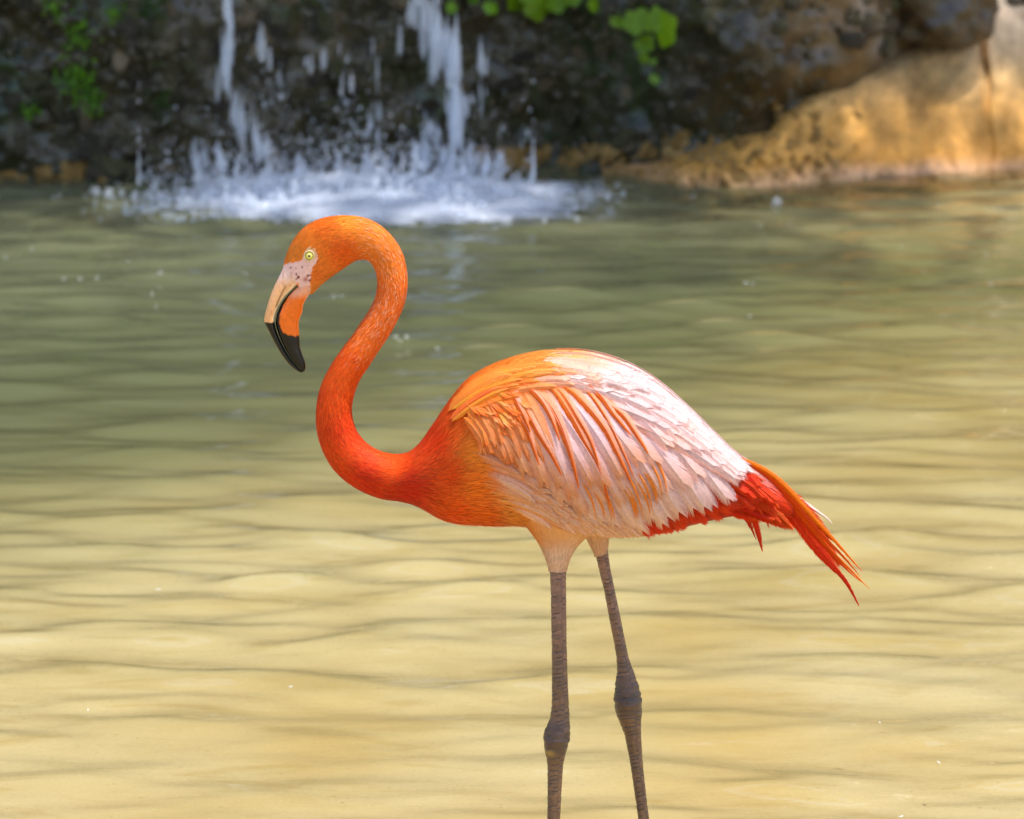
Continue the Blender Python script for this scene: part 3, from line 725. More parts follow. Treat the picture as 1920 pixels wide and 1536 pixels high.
FACE = np.array([(529,499),(540,494),(556,491),(566,488),(567,472),(574,464),(586,463),(594,470),(596,484),(592,494),(586,500),(583,520),(581,548),(574,562),(562,562),(560,530),(545,540),(520,515)], float)
def inside(px, py, poly):
    r = np.zeros(len(px), bool); j = len(poly) - 1
    for i in range(len(poly)):
        xi, yi = poly[i]; xj, yj = poly[j]
        r ^= ((yi > py) != (yj > py)) & (px < (xj - xi) * (py - yi) / (yj - yi + 1e-12) + xi); j = i
    return r

flamingo = empty('flamingo', TW(1095, 1690, 0), 'orange and pink flamingo standing in the pond with bent neck and lowered bill', 'flamingo')
FL = np.array(flamingo.location)
def bobj(name, Bpts, faces, mat, parent=None, col=None, smooth=True, kind=None):
    Bpts = np.asarray(Bpts); v = TW(Bpts[:, 0], Bpts[:, 1], Bpts[:, 2])
    o = mesh_obj(name, v - FL, faces, mat, None, col, smooth, kind)
    par = parent or flamingo; o.parent = par
    return o

# --- body: neck, trunk and feathered thighs fused into one skin
NEAR_THIGH = [(962,955,1130,980,68,-20),(988,980,1102,996,44,-34),(1009,1006,1081,1014,31,-44),(1021,1028,1069,1031,23,-48),(1028,1046,1063,1046,18,-49),(1031,1055,1060,1055,14,-49)]
FAR_THIGH = [(1050,960,1180,965,60,30),(1086,990,1150,990,38,44),(1097,1010,1142,1008,26,50),(1105,1024,1140,1021,20,52),(1114,1042,1139,1036,15,53),(1118,1048,1137,1042,11,53)]
vs, fs, off = [], [], 0
th = np.linspace(0, 2 * np.pi, 64, endpoint=False); ii = np.linspace(0, 699, 360)
Bm = ring_pt(ii[:, None] + 0 * th, th[None] + 0 * ii[:, None])
for B in [Bm, loft(NEAR_THIGH, 40)[1], loft(FAR_THIGH, 40)[1]]:
    V, F = closed(B); vs.append(TW(V[:, 0], V[:, 1], V[:, 2])); fs.append([f + off for f in F]); off += len(V)
tmp = mesh_obj('tmp', np.concatenate(vs), [f for g in fs for f in g], None)
md = tmp.modifiers.new('remesh', 'REMESH'); md.mode = 'VOXEL'; md.voxel_size = 0.0019
md2 = tmp.modifiers.new('smooth', 'SMOOTH'); md2.factor = 0.5; md2.iterations = 3
dg = bpy.context.evaluated_depsgraph_get(); ev = tmp.evaluated_get(dg); me = bpy.data.meshes.new_from_object(ev)
bpy.data.objects.remove(tmp)
bv = np.empty(len(me.vertices) * 3, np.float32); me.vertices.foreach_get('co', bv); bv = bv.reshape(-1, 3).astype(float)
bpx, bpy_ = project(bv); bw = (bv[:, 1] - Y0) * S
colr = pigment(bpx, bpy_)
face = inside(bpx, bpy_, FACE); fd = (face).astype(float)[:, None]
fn = fbm(bv * 420, 2, 410)[:, None]; spots = (fbm(bv * 380, 1, 411)[:, None] > 0.60) * sstep(0.0, 30, bpy_ - 500)[:, None]
fcol = lin(230, 190, 186) * (1 + 0.10 * fn); fcol = np.where(spots, lin(120, 50, 50), fcol)
colr = colr * (1 - fd) + fcol * fd
gm = np.exp(-((bpx - 573) ** 2 + (bpy_ - 524) ** 2) / 5.0 ** 2)[:, None] * (face[:, None])
colr = colr * (1 - 0.75 * gm) + lin(150, 40, 50) * 0.75 * gm
eyec = np.array([581.3, 475.8])
er = np.hypot(bpx - eyec[0], bpy_ - eyec[1])[:, None]; colr = np.where(er < 13, lin(218, 176, 130), colr)
set_col(me, colr); me.vertices.foreach_set('co', (bv - FL).astype(np.float32).ravel())
me.polygons.foreach_set('use_smooth', np.ones(len(me.polygons), bool)); me.update(); me.materials.append(skin_mat)
body = bpy.data.objects.new('body', me); COL.objects.link(body); body.parent = flamingo

# --- plumage: short overlapping contour feathers laid along the skin
def plumage(n, i_rng, length, width, lift, seed, jit=0.14, fleck=0.0, seg=4, thr=None, name='plumage', keepf=None, curl=0.0):
    rng = np.random.default_rng(seed)
    i = rng.uniform(*i_rng, n * 2); k = i.astype(int).clip(0, 699); per = np.hypot(BODY[k, 0] - BODY[k, 2], BODY[k, 1] - BODY[k, 3]) + 2 * BODY[k, 4]
    i = i[rng.random(2 * n) < per / per.max()][:n]; n = len(i)
    th = rng.uniform(0, 2 * np.pi, n); L = length(BODY[i.astype(int), 0], i) * rng.uniform(0.7, 1.3, n); W = width(BODY[i.astype(int), 0], i) * rng.uniform(0.75, 1.25, n)
    base = ring_pt(i, th); ok = ~inside(base[:, 0], base[:, 1], FACE) & (np.hypot(base[:, 0] - eyec[0], base[:, 1] - eyec[1]) > 12.5)
    if keepf is not None: ok &= keepf(base)
    i, th, L, W, base = i[ok], th[ok], L[ok], W[ok], base[ok]; n = len(i)
    di = L / (BS[1] - BS[0]); drift = rng.normal(0, 0.10, n) + curl
    hdep = np.hypot(BODY[i.astype(int), 0] - BODY[i.astype(int), 2], BODY[i.astype(int), 1] - BODY[i.astype(int), 3]) / 2
    t = np.linspace(0, 1, seg); prof = np.interp(t, [0, 0.2, 0.6, 0.85, 1], [0.6, 1, 0.9, 0.5, 0.06]); lf = np.interp(t, [0, 0.5, 1], [-0.4, 0.55, 1.0])
    lz = lift * rng.uniform(0.5, 1.5, n)
    V = np.empty((n, seg, 2, 3))
    dth = (W / np.maximum((hdep + BODY[i.astype(int), 4]) / 2, 6))
    for q in range(seg):
        for side in (0, 1):
            V[:, q, side] = ring_pt(i + di * t[q], th + drift * t[q] * L / np.maximum(hdep, 15) + (side - 0.5) * dth * prof[q], lz * lf[q] + 0.3)
    c = pigment(base[:, 0], base[:, 1]) * (1 + jit * rng.normal(size=(n, 1))).clip(0.5, 1.5)
    c = c * np.array([1, 1, 1]) + np.array([0, 0.05, 0.01]) * (rng.random((n, 1)) ** 3) * c[:, :1]
    c = c * (1 + 0.16 * fbm(np.stack([base[:, 0] / 34, base[:, 1] / 34, base[:, 2] / 34], -1), 3, seed))[:, None]
    if fleck:
        fl = (rng.random(n) < fleck * sstep(700, 640, base[:, 1]) * sstep(640, 690, base[:, 0]))[:, None]; c = np.where(fl, c * 0.6 + lin(250, 196, 160) * 0.4, c)
    c = np.repeat(c[:, None], seg * 2, 1); c = c * np.linspace(0.92, 1.08, seg).repeat(2)[None, :, None]
    idx = np.arange(n)[:, None, None] * seg * 2 + np.arange(seg - 1)[None, :, None] * 2
    F = np.concatenate([idx, idx + 1, idx + 3, idx + 2], -1).reshape(-1, 4)
    return bobj(name, V.reshape(-1, 3), F, feather_mat, body, c.reshape(-1, 3), smooth=False, kind='stuff')
iN = float(np.argmin(np.abs(BODY[:, 0] - 800) + (np.arange(700) < 200) * 999))     # where the neck meets the trunk
plumage(46000, (2, iN + 20), lambda x, i: 11 + 9 * sstep(120, iN, i), lambda x, i: 1.5 + 0.6 * sstep(60, iN, i), 1.0, 501, 0.11, 0.2, name='neck_plumage')
plumage(34000, (iN - 10, 696), lambda x, i: 26 + 14 * sstep(900, 1050, x), lambda x, i: 2.2 + 0 * x, 2.6, 502, 0.10, name='trunk_plumage')

# soft down on the thighs
def thigh_down(pairs, n, seed):
    rng = np.random.default_rng(seed); P, B = loft(pairs, 60, 48); nn, m, _ = B.shape
    i = rng.uniform(2, nn - 2, n); j = rng.uniform(0, m, n); L = rng.uniform(12, 30, n); V = np.empty((n, 4, 2, 3)); t = np.linspace(0, 1, 4)
    def at(i, j):
        i = np.clip(i, 0, nn - 1.001); a = i.astype(int); f = (i - a)[:, None]; b0 = np.floor(j).astype(int); g = (j - b0)[:, None]; b0 %= m; b1 = (b0 + 1) % m
        return (B[a, b0] * (1 - g) + B[a, b1] * g) * (1 - f) + (B[a + 1, b0] * (1 - g) + B[a + 1, b1] * g) * f
    cen = B.mean(1); step = np.hypot(*(cen[-1] - cen[0])[:2]) / nn
    for q in range(4):
        for s in (0, 1):
            over = np.maximum(i + L * t[q] / step - (nn - 1.2), 0) * step
            p = at(i + L * t[q] / step, j + (s - 0.5) * [0.34, 0.34, 0.22, 0.03][q]); c0 = cen[np.clip((i + L * t[q] / step).astype(int), 0, nn - 1)]
            d = p - c0; d /= np.linalg.norm(d, axis=1)[:, None] + 1e-6; V[:, q, s] = p + d * [0, 1.6, 3.0, 3.6][q]; V[:, q, s, 1] += np.minimum(over, 7) * 0.8
    base = at(i, j); c = lin(242, 200, 166) * (1 + 0.2 * rng.normal(size=(n, 1))); k = sstep(1008, 976, base[:, 1])[:, None]; c = c * (1 - k) + k * pigment(base[:, 0], base[:, 1])
    ok = (base[:, 1] > 962); V, c = V[ok], c[ok]; n = len(c)
    idx = np.arange(n)[:, None, None] * 8 + np.arange(3)[None, :, None] * 2
    return bobj('thigh_down', V.reshape(-1, 3), np.concatenate([idx, idx + 1, idx + 3, idx + 2], -1).reshape(-1, 4), feather_mat, body, np.repeat(c, 8, 0), smooth=False, kind='stuff')
thigh_down(NEAR_THIGH, 9000, 511); thigh_down(FAR_THIGH, 4000, 512)

# --- single feathers: a shaft with barbs on both sides, draped over the folded wing
_c = (BODY[:, :2] + BODY[:, 2:4]) / 2; _sel = np.arange(700) > iN - 10
SXX = np.arange(780, 1500, 4.0)
S_top = np.interp(SXX, BODY[_sel, 0], BODY[_sel, 1]); S_bot = np.interp(SXX, BODY[_sel, 2], BODY[_sel, 3]); S_w = np.interp(SXX, _c[_sel, 0], BODY[_sel, 4])
S_bot = S_bot + 14; S_w = S_w * 1.03 + 2 + 14 * sstep(1250, 1400, SXX)
def surf(px, py):
    t = np.interp(px, SXX, S_top); b = np.interp(px, SXX, S_bot); w = np.interp(px, SXX, S_w)
    q = np.clip((py - (t + b) / 2) / ((b - t) / 2), -0.992, 0.985)
    return -w * np.sqrt(1 - q * q)

def bez(P, n):
    P = np.asarray(P, float); t = np.linspace(0, 1, n)[:, None]
    if len(P) == 3: return (1 - t) ** 2 * P[0] + 2 * t * (1 - t) * P[1] + t * t * P[2]
    s = np.concatenate([[0], np.cumsum(np.hypot(*np.diff(P[:, :2], axis=0).T))]); sp = spline(P, 0)
    s2 = np.concatenate([[0], np.cumsum(np.hypot(*np.diff(sp[:, :2], axis=0).T))]); u = np.linspace(0, s2[-1], n)
    return np.stack([np.interp(u, s2, sp[:, k]) for k in range(P.shape[1])], 1)

PLUME = ([0, .12, .35, .6, .85, 1], [.03, .45, .95, 1, .6, .1])
PROF = ([0, .08, .25, .5, .75, .9, 1], [.30, .62, .92, 1, .92, .74, .34])
LANCE = ([0, .1, .35, .6, .85, 1], [.4, .8, 1, .8, .4, .08])
def feather(path, W, color, tip=None, edge=None, off=(1, 5), prof=PROF, camber=3.0, rng=None, depth=surf, spacing=2.6, loose=0.12, base=None, far=False, shaft=None, skew=0.0, band=None, eamt=1.0):
    """returns (verts in bird space, faces, colours)"""
    rng = rng or RNG; path = bez(path, 60); L = np.hypot(*np.diff(path[:, :2], axis=0).T).sum(); nb = max(10, int(L / spacing))
    s = np.linspace(0.03, 0.985, nb); u = np.linspace(0, 1, 60)
    C = np.stack([np.interp(s, u, path[:, k]) for k in (0, 1)], 1); T = np.gradient(path[:, :2], axis=0); T /= np.linalg.norm(T, axis=1)[:, None]
    T = np.stack([np.interp(s, u, T[:, k]) for k in (0, 1)], 1); T /= np.linalg.norm(T, axis=1)[:, None]; N = np.stack([-T[:, 1], T[:, 0]], 1)
    wid = W * np.interp(s, *prof); ang = np.radians(50 - 22 * s); seg = np.array([0, 0.4, 0.75, 1.0]); bw = np.array([1.0, 1.0, 0.9, 0.25]) * L / nb * 1.3
    vs, cs = [], []
    off_s = off[0] + (off[1] - off[0]) * s
    split = (fbm(np.stack([s * 7, 0 * s + rng.uniform(0, 99), 0 * s], -1), 2, 3) > 0.35)
    for sd in (-1, 1):
        ln = wid * (1 + sd * skew) * (1 + loose * rng.normal(size=nb)).clip(0.6, 1.35) * np.where(split & (sd > 0), 0.93, 1)
        wob = rng.normal(0, 0.02 + loose * 0.12, nb)
        for q in range(4):
            a = ang * (1 - 0.30 * seg[q]) + wob * seg[q]
            r = ln / np.sin(ang) * seg[q]
            p = C + (T * np.cos(a)[:, None] + N * sd * np.sin(a)[:, None]) * r[:, None]
            lat = np.abs(np.sin(a) * r) / max(W, 1)
            for e in (-1, 1):
                pp = p + T * (bw[q] * e * 0.5)
                if depth is surf: pp[:, 1] = np.maximum(pp[:, 1], np.interp(pp[:, 0], SXX, S_top) - 3)
                d = depth(pp[:, 0], pp[:, 1]) - off_s + camber * lat ** 2 - 0.5 * e
                vs.append(np.stack([pp[:, 0], pp[:, 1], d], 1))
                c = np.array(color)[None] * np.ones((nb, 1))
                if base is not None: k = sstep(0.45, 0.05, s)[:, None]; c = c * (1 - k) + np.array(base) * k
                if tip is not None: k = sstep(0.62, 1.0, s)[:, None]; c = c * (1 - k) + np.array(tip) * k
                if edge is not None: k = (sstep(0.45, 0.95, lat) * (1.0 if sd > 0 else 0.0))[:, None] * eamt; c = c * (1 - k) + np.array(edge) * k
                if band is not None: k = sstep(0.55, -0.30, sd * lat * -1)[:, None] * sstep(0.0, 0.25, s)[:, None]; c = c * (1 - k) + np.array(band) * k
                cs.append(c * (1 + 0.055 * rng.normal(size=(nb, 1))))
    V = np.stack(vs, 1).reshape(nb, 2, 4, 2, 3); c = np.stack(cs, 1).reshape(-1, 3)
    i0 = (np.arange(nb)[:, None, None] * 16 + np.arange(2)[None, :, None] * 8 + np.arange(3)[None, None, :] * 2)[..., None]
    F = np.concatenate([i0, i0 + 1, i0 + 3, i0 + 2], -1).reshape(-1, 4); V = V.reshape(-1, 3)
    # shaft
    n2 = 24; uu = np.linspace(0, 0.97, n2); C2 = np.stack([np.interp(uu, u, path[:, k]) for k in (0, 1)], 1); T2 = np.gradient(C2, axis=0); T2 /= np.linalg.norm(T2, axis=1)[:, None]
    N2 = np.stack([-T2[:, 1], T2[:, 0]], 1); r2 = np.interp(uu, [0, 1], [1.3, 0.35])[:, None] * min(1, W / 12)
    o2 = off[0] + (off[1] - off[0]) * uu + 0.5; SV = []
    for e, h in ((-1, 0.0), (0, 0.7), (1, 0.0)):
        q = C2 + N2 * r2 * e; SV.append(np.stack([q[:, 0], q[:, 1], depth(q[:, 0], q[:, 1]) - o2 - h], 1))
    SV = np.stack(SV, 1).reshape(-1, 3); F2 = grid_faces(n2, 3) + len(V)
    sc_ = np.tile(np.clip(np.array(shaft if shaft is not None else color) * 0.9, 0, 1), (len(SV), 1))
    if base is not None: k = sstep(0.5, 0.1, np.repeat(uu, 3))[:, None]; sc_ = sc_ * (1 - k) + np.array(base) * k
    V = np.concatenate([V, SV]); F = np.concatenate([F, F2]); c = np.concatenate([c, sc_])
    if far: V = V * np.array([1, 1, -1])
    return V, F, c

wing = bpy.data.objects.new('wing', None); COL.objects.link(wing); wing.parent = flamingo
FARP = []
def wing_feather(*a, name='feather', parent=wing, mirror=True, **k):
    st = np.random.default_rng(int(RNG.integers(1 << 30)))
    V, F, c = feather(*a, rng=st, **k); bobj(name, V, F, feather_mat, parent, c, smooth=False)
    if mirror: FARP.append((V * np.array([1, 1, -1]), F, c))

def along(poly, s):
    poly = np.asarray(poly, float); d = np.concatenate([[0], np.cumsum(np.hypot(*np.diff(poly, axis=0).T))]); return np.array([np.interp(s * d[-1], d, poly[:, 0]), np.interp(s * d[-1], d, poly[:, 1])])
def row(roots, tips, n, W, cfun, off, bulge, seed, jit=6, **k):
    rng = np.random.default_rng(seed)
    for q in range(n):
        s = (q + 0.5) / n + rng.normal(0, 0.12 / n); s = min(max(s, 0), 1); a = along(roots, s) + rng.normal(0, jit * 0.5, 2); b = along(tips, s) + rng.normal(0, jit, 2)
        d = b - a; L = np.hypot(*d); perp = np.array([d[1], -d[0]]) / L
        m = (a + b) / 2 + perp * L * bulge * rng.uniform(0.85, 1.15) * (1 - 0.85 * s)
        cc = cfun(s, rng)
        wing_feather([a, m, b], W * rng.uniform(0.85, 1.15), cc[0], tip=cc[1], edge=cc[2], base=cc[3], off=(off[0], off[1] + 1.5 * (q % 2) + rng.uniform(0, 1.5)), **k)
def cl(*v): return lin(*v)
def blend(a, b, t): return a * (1 - t) + b * t
# red under-tail coverts first (deepest layer)
rng = np.random.default_rng(610)
for q in range(46):
    a = along([(1170, 950), (1230, 925), (1290, 900), (1345, 880), (1385, 870)], rng.random()) + rng.normal(0, 7, 2); an = R(rng.normal(38, 9)); L = rng.uniform(55, 92)
    b = a + L * np.array([math.cos(an), math.sin(an)]); b[1] = min(b[1], np.interp(b[0], [1180, 1300, 1380, 1450], [1000, 978, 958, 962])); m = (a + b) / 2 + np.array([4, -5])
    wing_feather([a, m, b], rng.uniform(8, 12), cl(218 + rng.normal(0, 10), 54 + rng.normal(0, 8), 12), tip=cl(224, 64, 16), off=(-10, -3 + rng.uniform(0, 3)), loose=0.12, name='covert_feather')
# long white and pink secondaries and tertials
row([(925, 800), (950, 750), (1010, 712), (1070, 692), (1130, 684), (1190, 694), (1235, 712)],
    [(1090, 948), (1150, 966), (1208, 972), (1269, 943), (1320, 932), (1349, 921), (1367, 905), (1389, 868)], 17, 25,
    lambda s, r: (blend(cl(246, 204, 184), cl(248, 218, 218), sstep(0, .35, s)), blend(cl(244, 204, 176), cl(250, 218, 216), sstep(.3, 1, s)), blend(cl(246, 180, 130), cl(248, 206, 194), sstep(.1, .6, s)), cl(250, 200, 190)), (-2, 5), 0.13, 601, 6, loose=0.035)
row([(912, 775), (945, 725), (1000, 698), (1060, 682), (1120, 678), (1175, 688)],
    [(1035, 905), (1085, 932), (1143, 932), (1188, 903), (1240, 896), (1288, 880), (1328, 850), (1350, 806)], 13, 24,
    lambda s, r: (blend(cl(246, 200, 178), cl(250, 216, 218), sstep(0, .35, s)), blend(cl(243, 188, 144), cl(250, 216, 212), sstep(.4, 1, s)), blend(cl(244, 168, 104), cl(248, 200, 184), sstep(.1, .6, s)), cl(248, 180, 150)), (2, 8), 0.15, 602, 6, loose=0.035)
row([(902, 768), (935, 714), (985, 692), (1045, 674), (1105, 671), (1140, 674)],
    [(975, 850), (1018, 882), (1080, 896), (1135, 880), (1178, 850), (1228, 828), (1272, 796), (1300, 762)], 12, 21,
    lambda s, r: (blend(cl(246, 186, 148), cl(250, 214, 216), sstep(.05, .4, s)), blend(cl(243, 172, 112), cl(250, 218, 212), sstep(.4, 1, s)), blend(cl(244, 154, 80), cl(247, 194, 172), sstep(.15, .7, s)), cl(246, 160, 100)), (5, 11), 0.17, 603, 5, loose=0.035)
# inner shoulder coverts, peach with darker ends
row([(885, 775), (900, 735), (935, 712), (975, 700)], [(935, 845), (968, 842), (1000, 836), (1035, 835)], 12, 18,
    lambda s, r: (cl(242, 164, 110), cl(238, 140, 66), cl(240, 130, 50), cl(244, 150, 80)), (6, 8), 0.16, 604, 5, loose=0.035, prof=LANCE, camber=1.2)
row([(872, 775), (885, 735), (915, 712), (950, 700)], [(905, 822), (930, 818), (955, 805), (985, 800)], 11, 17,
    lambda s, r: (cl(242, 152, 84), cl(240, 146, 80), cl(238, 128, 44), cl(244, 140, 56)), (7, 9), 0.18, 605, 5, loose=0.035, prof=LANCE, camber=1.2)
# the slim orange feathers draped across the wing
for path, W in [
    ([(957, 707), (992, 706), (1035, 746), (1062, 806), (1084, 892)], 8), ([(1010, 679), (1052, 703), (1084, 726), (1128, 776), (1154, 824), (1182, 885)], 9),
    ([(980, 690), (1030, 706), (1066, 752), (1096, 806), (1119, 850), (1142, 925)], 9), ([(962, 702), (1008, 716), (1046, 772), (1064, 818), (1078, 862)], 8),
    ([(940, 722), (975, 734), (1010, 790), (1034, 828), (1052, 866)], 8), ([(884, 726), (946, 712), (976, 748), (994, 786)], 9),
    ([(1032, 676), (1080, 692), (1120, 720), (1148, 756), (1180, 795)], 8), ([(1094, 704), (1138, 738), (1170, 764), (1212, 828)], 8),
    ([(905, 738), (950, 738), (985, 778), (1010, 846)], 8), ([(1000, 692), (1046, 712), (1082, 762), (1104, 800), (1120, 846)], 7),
    ([(930, 702), (972, 700), (1008, 724), (1030, 756), (1048, 800)], 8), ([(1058, 690), (1100, 716), (1134, 762), (1160, 812), (1186, 872)], 5)]:
    wing_feather(path, W * 1.35, cl(248, 190, 160), tip=cl(244, 140, 40), band=cl(242, 122, 20), base=cl(248, 160, 80), off=(8, 13), prof=LANCE, camber=1.6, loose=0.05, skew=-0.1, shaft=cl(226, 84, 10))
# narrow orange rims showing between the long feathers
rng = np.random.default_rng(612)
for q in range(14):
    s = rng.uniform(0.05, 0.75); b = along([(1100, 950), (1165, 960), (1215, 950), (1240, 905), (1310, 900), (1330, 860)], s); a = b + np.array([-34, -95]) * rng.uniform(0.6, 1.0); m = (a + b) / 2 + np.array([9, -7])
    wing_feather([a, m, b], 3.2, cl(244, 150, 60), tip=cl(244, 158, 70), off=(9, 11.5), prof=LANCE, camber=1, loose=0.035)
# small scale-like coverts at the bend of the wing
rng = np.random.default_rng(613)
for q in range(54):
    x = rng.uniform(862, 955); y = rng.uniform(706, 790); 
    if y < np.interp(x, [862, 955], [742, 690]) or y > np.interp(x, [862, 955], [795, 752]): continue
    an = R(rng.normal(8 + (y - 700) * 0.55, 14)); L = rng.uniform(26, 42); a = np.array([x, y]); b = a + L * np.array([math.cos(an), math.sin(an)]); m = (a + b) / 2 + np.array([math.sin(an), -math.cos(an)]) * L * 0.16
    wing_feather([a, m, b], rng.uniform(11, 15), cl(243, 146 + rng.normal(0, 12), 66), tip=cl(246, 168, 100) if rng.random() < .4 else cl(238, 118, 30), off=(7, 10.5 + rng.uniform(0, 3)), camber=2, loose=0.1, name='covert_feather')
# mantle and back: long overlapping feathers following the ridge
rng = np.random.default_rng(614)
def ridge(x, t):
    return np.interp(x, SXX, S_top) + t
for q in range(96):
    x = rng.uniform(838, 1070); L = rng.uniform(70, 112) + 26 * float(sstep(1000, 1100, x)); t0 = abs(rng.normal(0, 15)) + 4 + 10 * sstep(900, 1000, x); k = float(sstep(930, 1060, x + rng.normal(0, 14)))
    X3 = [x, x + L * .5, x + L]; P_ = [(xx, ridge(xx, t0 + dt + 0.04 * (xx - x))) for xx, dt in zip(X3, (0, -2, 2))]
    c0 = blend(cl(247, 146 + rng.normal(0, 12), 50), cl(238, 208, 202), k)
    wing_feather(P_, rng.uniform(8, 13) + 9 * k, c0, tip=blend(cl(250, 168, 80), cl(240, 214, 210), k), off=(4 + 5 * (1 - k), 10 + rng.uniform(0, 4)), prof=PROF if k > .5 else LANCE, loose=0.07, name='back_feather')
S_h = (S_bot - S_top); h0 = np.interp(1100, SXX, S_h)
for r, t0 in reversed(list(enumerate([5, 17, 32, 50, 70, 92]))):
    for q in range(9, -1, -1):
        x = 1020 + 16 * r + 36 * q + (18 if r % 2 else 0) + rng.normal(0, 4); L = rng.uniform(118, 150)
        if x + L > 1396 - 4 * r: L = 1394 - 4 * r - x
        if L < 70: continue
        P_ = [(xx, ridge(xx, t0 * float(np.interp(xx, SXX, S_h)) / h0 * g)) for xx, g in ((x, 1.0), (x + L * .5, 0.93 - 2.0 / t0), (x + L, 1.06))]
        pk = blend(cl(232, 196, 192), cl(246, 184, 160), float(rng.random() ** 3) * 0.8 * (r > 0)); pk = blend(cl(248, 160, 74), pk, float(sstep(1000, 1120, x + 0.4 * L + rng.normal(0, 14))))
        wing_feather(P_, rng.uniform(16, 20), pk, tip=blend(pk, cl(240, 212, 208), 0.6), edge=blend(pk, cl(246, 170, 138), 0.6), base=blend(pk, cl(246, 176, 150), 0.5), off=(5, 12 + rng.uniform(0, 2)), loose=0.05, camber=3.5, name='back_feather')
# flank plumes below the wing
rng = np.random.default_rng(615)
for q in range(112):
    s = (q + rng.random()) / 112; s = 1 - s                      # rear ones first, front ones lie over them
    a = along([(888, 815), (902, 855), (925, 905), (985, 925), (1050, 938), (1105, 955)], s) + rng.normal(0, 11, 2)
    an = R(rng.normal(6, 6) + 22 * s); L = rng.uniform(105, 165) * (1 - 0.3 * s); b = a + L * np.array([math.cos(an + 0.12), math.sin(an + 0.12)]); b[1] = min(b[1], np.interp(b[0], SXX, S_bot) - 24)
    m = (a + b) / 2 + np.array([math.sin(an), -math.cos(an)]) * L * 0.13
    k = rng.random() ** 1.3
    c0 = blend(pigment(np.array([a[0] + 30]), np.array([a[1] + 6]))[0], cl(248, 208, 186), 0.2 + 0.65 * k)
    wing_feather([a, m, b], rng.uniform(9, 14), c0, base=pigment(a[None, 0] + 8, a[None, 1])[0], tip=blend(c0, cl(246, 206, 172), 0.5), off=(-7, 7 + rng.uniform(0, 3)), prof=PLUME, camber=3, loose=0.12, spacing=2.2, name='flank_feather', parent=body)
# far wing: the same feathers mirrored, one joined part
V, F, c = [], [], []; o_ = 0
for v, f, cc in FARP: V.append(v); F.append(f + o_); c.append(cc); o_ += len(v)
fw = bobj('far_wing_feathers', np.concatenate(V), np.concatenate(F), feather_mat, None, np.concatenate(c), smooth=False, kind='stuff')

# --- tail and trailing flight feathers
tail = bpy.data.objects.new('tail', None); COL.objects.link(tail); tail.parent = flamingo
def tdepth(w0):
    return lambda x, y: w0 + 0.0 * x
TF = [([(1335, 885), (1400, 915), (1465, 955), (1530, 1005)], 26, (222, 56, 8), (226, 58, 8), 16), ([(1350, 875), (1430, 915), (1500, 980), (1560, 1062)], 18, (222, 48, 8), (228, 60, 8), 0), ([(1356, 872), (1450, 925), (1535, 1025), (1596, 1100)], 12, (226, 54, 8), (230, 62, 8), -6), ([(1340, 920), (1390, 945), (1440, 962), (1480, 975)], 16, (210, 46, 14), (230, 90, 24), 2), ([(1352, 872), (1440, 905), (1520, 985), (1575, 1062)], 20, (218, 44, 8), (226, 60, 8), 6), ([(1352, 880), (1425, 920), (1490, 962), (1548, 1020)], 24, (218, 52, 6), (222, 52, 8), 14),
      ([(1360, 868), (1440, 900), (1515, 962), (1560, 1012)], 17, (222, 54, 8), (228, 70, 8), -2), ([(1345, 905), (1400, 935), (1460, 962), (1505, 990)], 17, (220, 54, 8), (226, 70, 20), 4),
      ([(1372, 872), (1455, 935), (1530, 1030), (1582, 1085), (1611, 1136)], 12, (232, 58, 6), (228, 50, 6), -10), ([(1375, 862), (1470, 930), (1550, 1022), (1600, 1072), (1631, 1103)], 7, (240, 96, 8), (240, 140, 20), -14),
      ([(1372, 850), (1452, 892), (1540, 985), (1592, 1042), (1617, 1070)], 8, (244, 130, 12), (242, 120, 12), -18), ([(1370, 853), (1448, 898), (1532, 992), (1585, 1046), (1612, 1078)], 8, (236, 84, 8), (240, 120, 14), -16),
      ([(1376, 866), (1460, 930), (1535, 1012), (1590, 1068), (1619, 1092)], 7, (226, 64, 6), (238, 110, 14), -12),
      ([(1350, 862), (1392, 925), (1414, 975), (1428, 1028)], 13, (228, 52, 8), (214, 60, 14), -30), ([(1345, 868), (1382, 925), (1402, 972), (1416, 1006)], 8, (222, 56, 8), (206, 56, 16), -27),
      ([(1330, 880), (1372, 920), (1392, 955), (1404, 985)], 10, (218, 50, 8), (210, 48, 14), -24), ([(1360, 858), (1405, 905), (1430, 945), (1440, 985)], 12, (224, 60, 10), (226, 80, 20), -20),
      ([(1380, 952), (1440, 957), (1500, 972), (1530, 1000)], 8, (242, 140, 50), (240, 110, 30), 2), ([(1480, 925), (1530, 960), (1552, 975), (1562, 985)], 5, (248, 226, 214), (250, 235, 226), 16)]
rng = np.random.default_rng(620)
for P_, W, c0, c1, w0 in TF:
    V, F, c = feather(P_, W, lin(*c0), tip=lin(*c1), off=(0, 3), prof=LANCE if W < 14 else PLUME, camber=3, depth=tdepth(w0), loose=0.08, spacing=2.3, rng=rng, edge=lin(240, 120, 10) if W < 9 else None)
    bobj('tail_feather', V, F, feather_mat, tail, c, smooth=False)
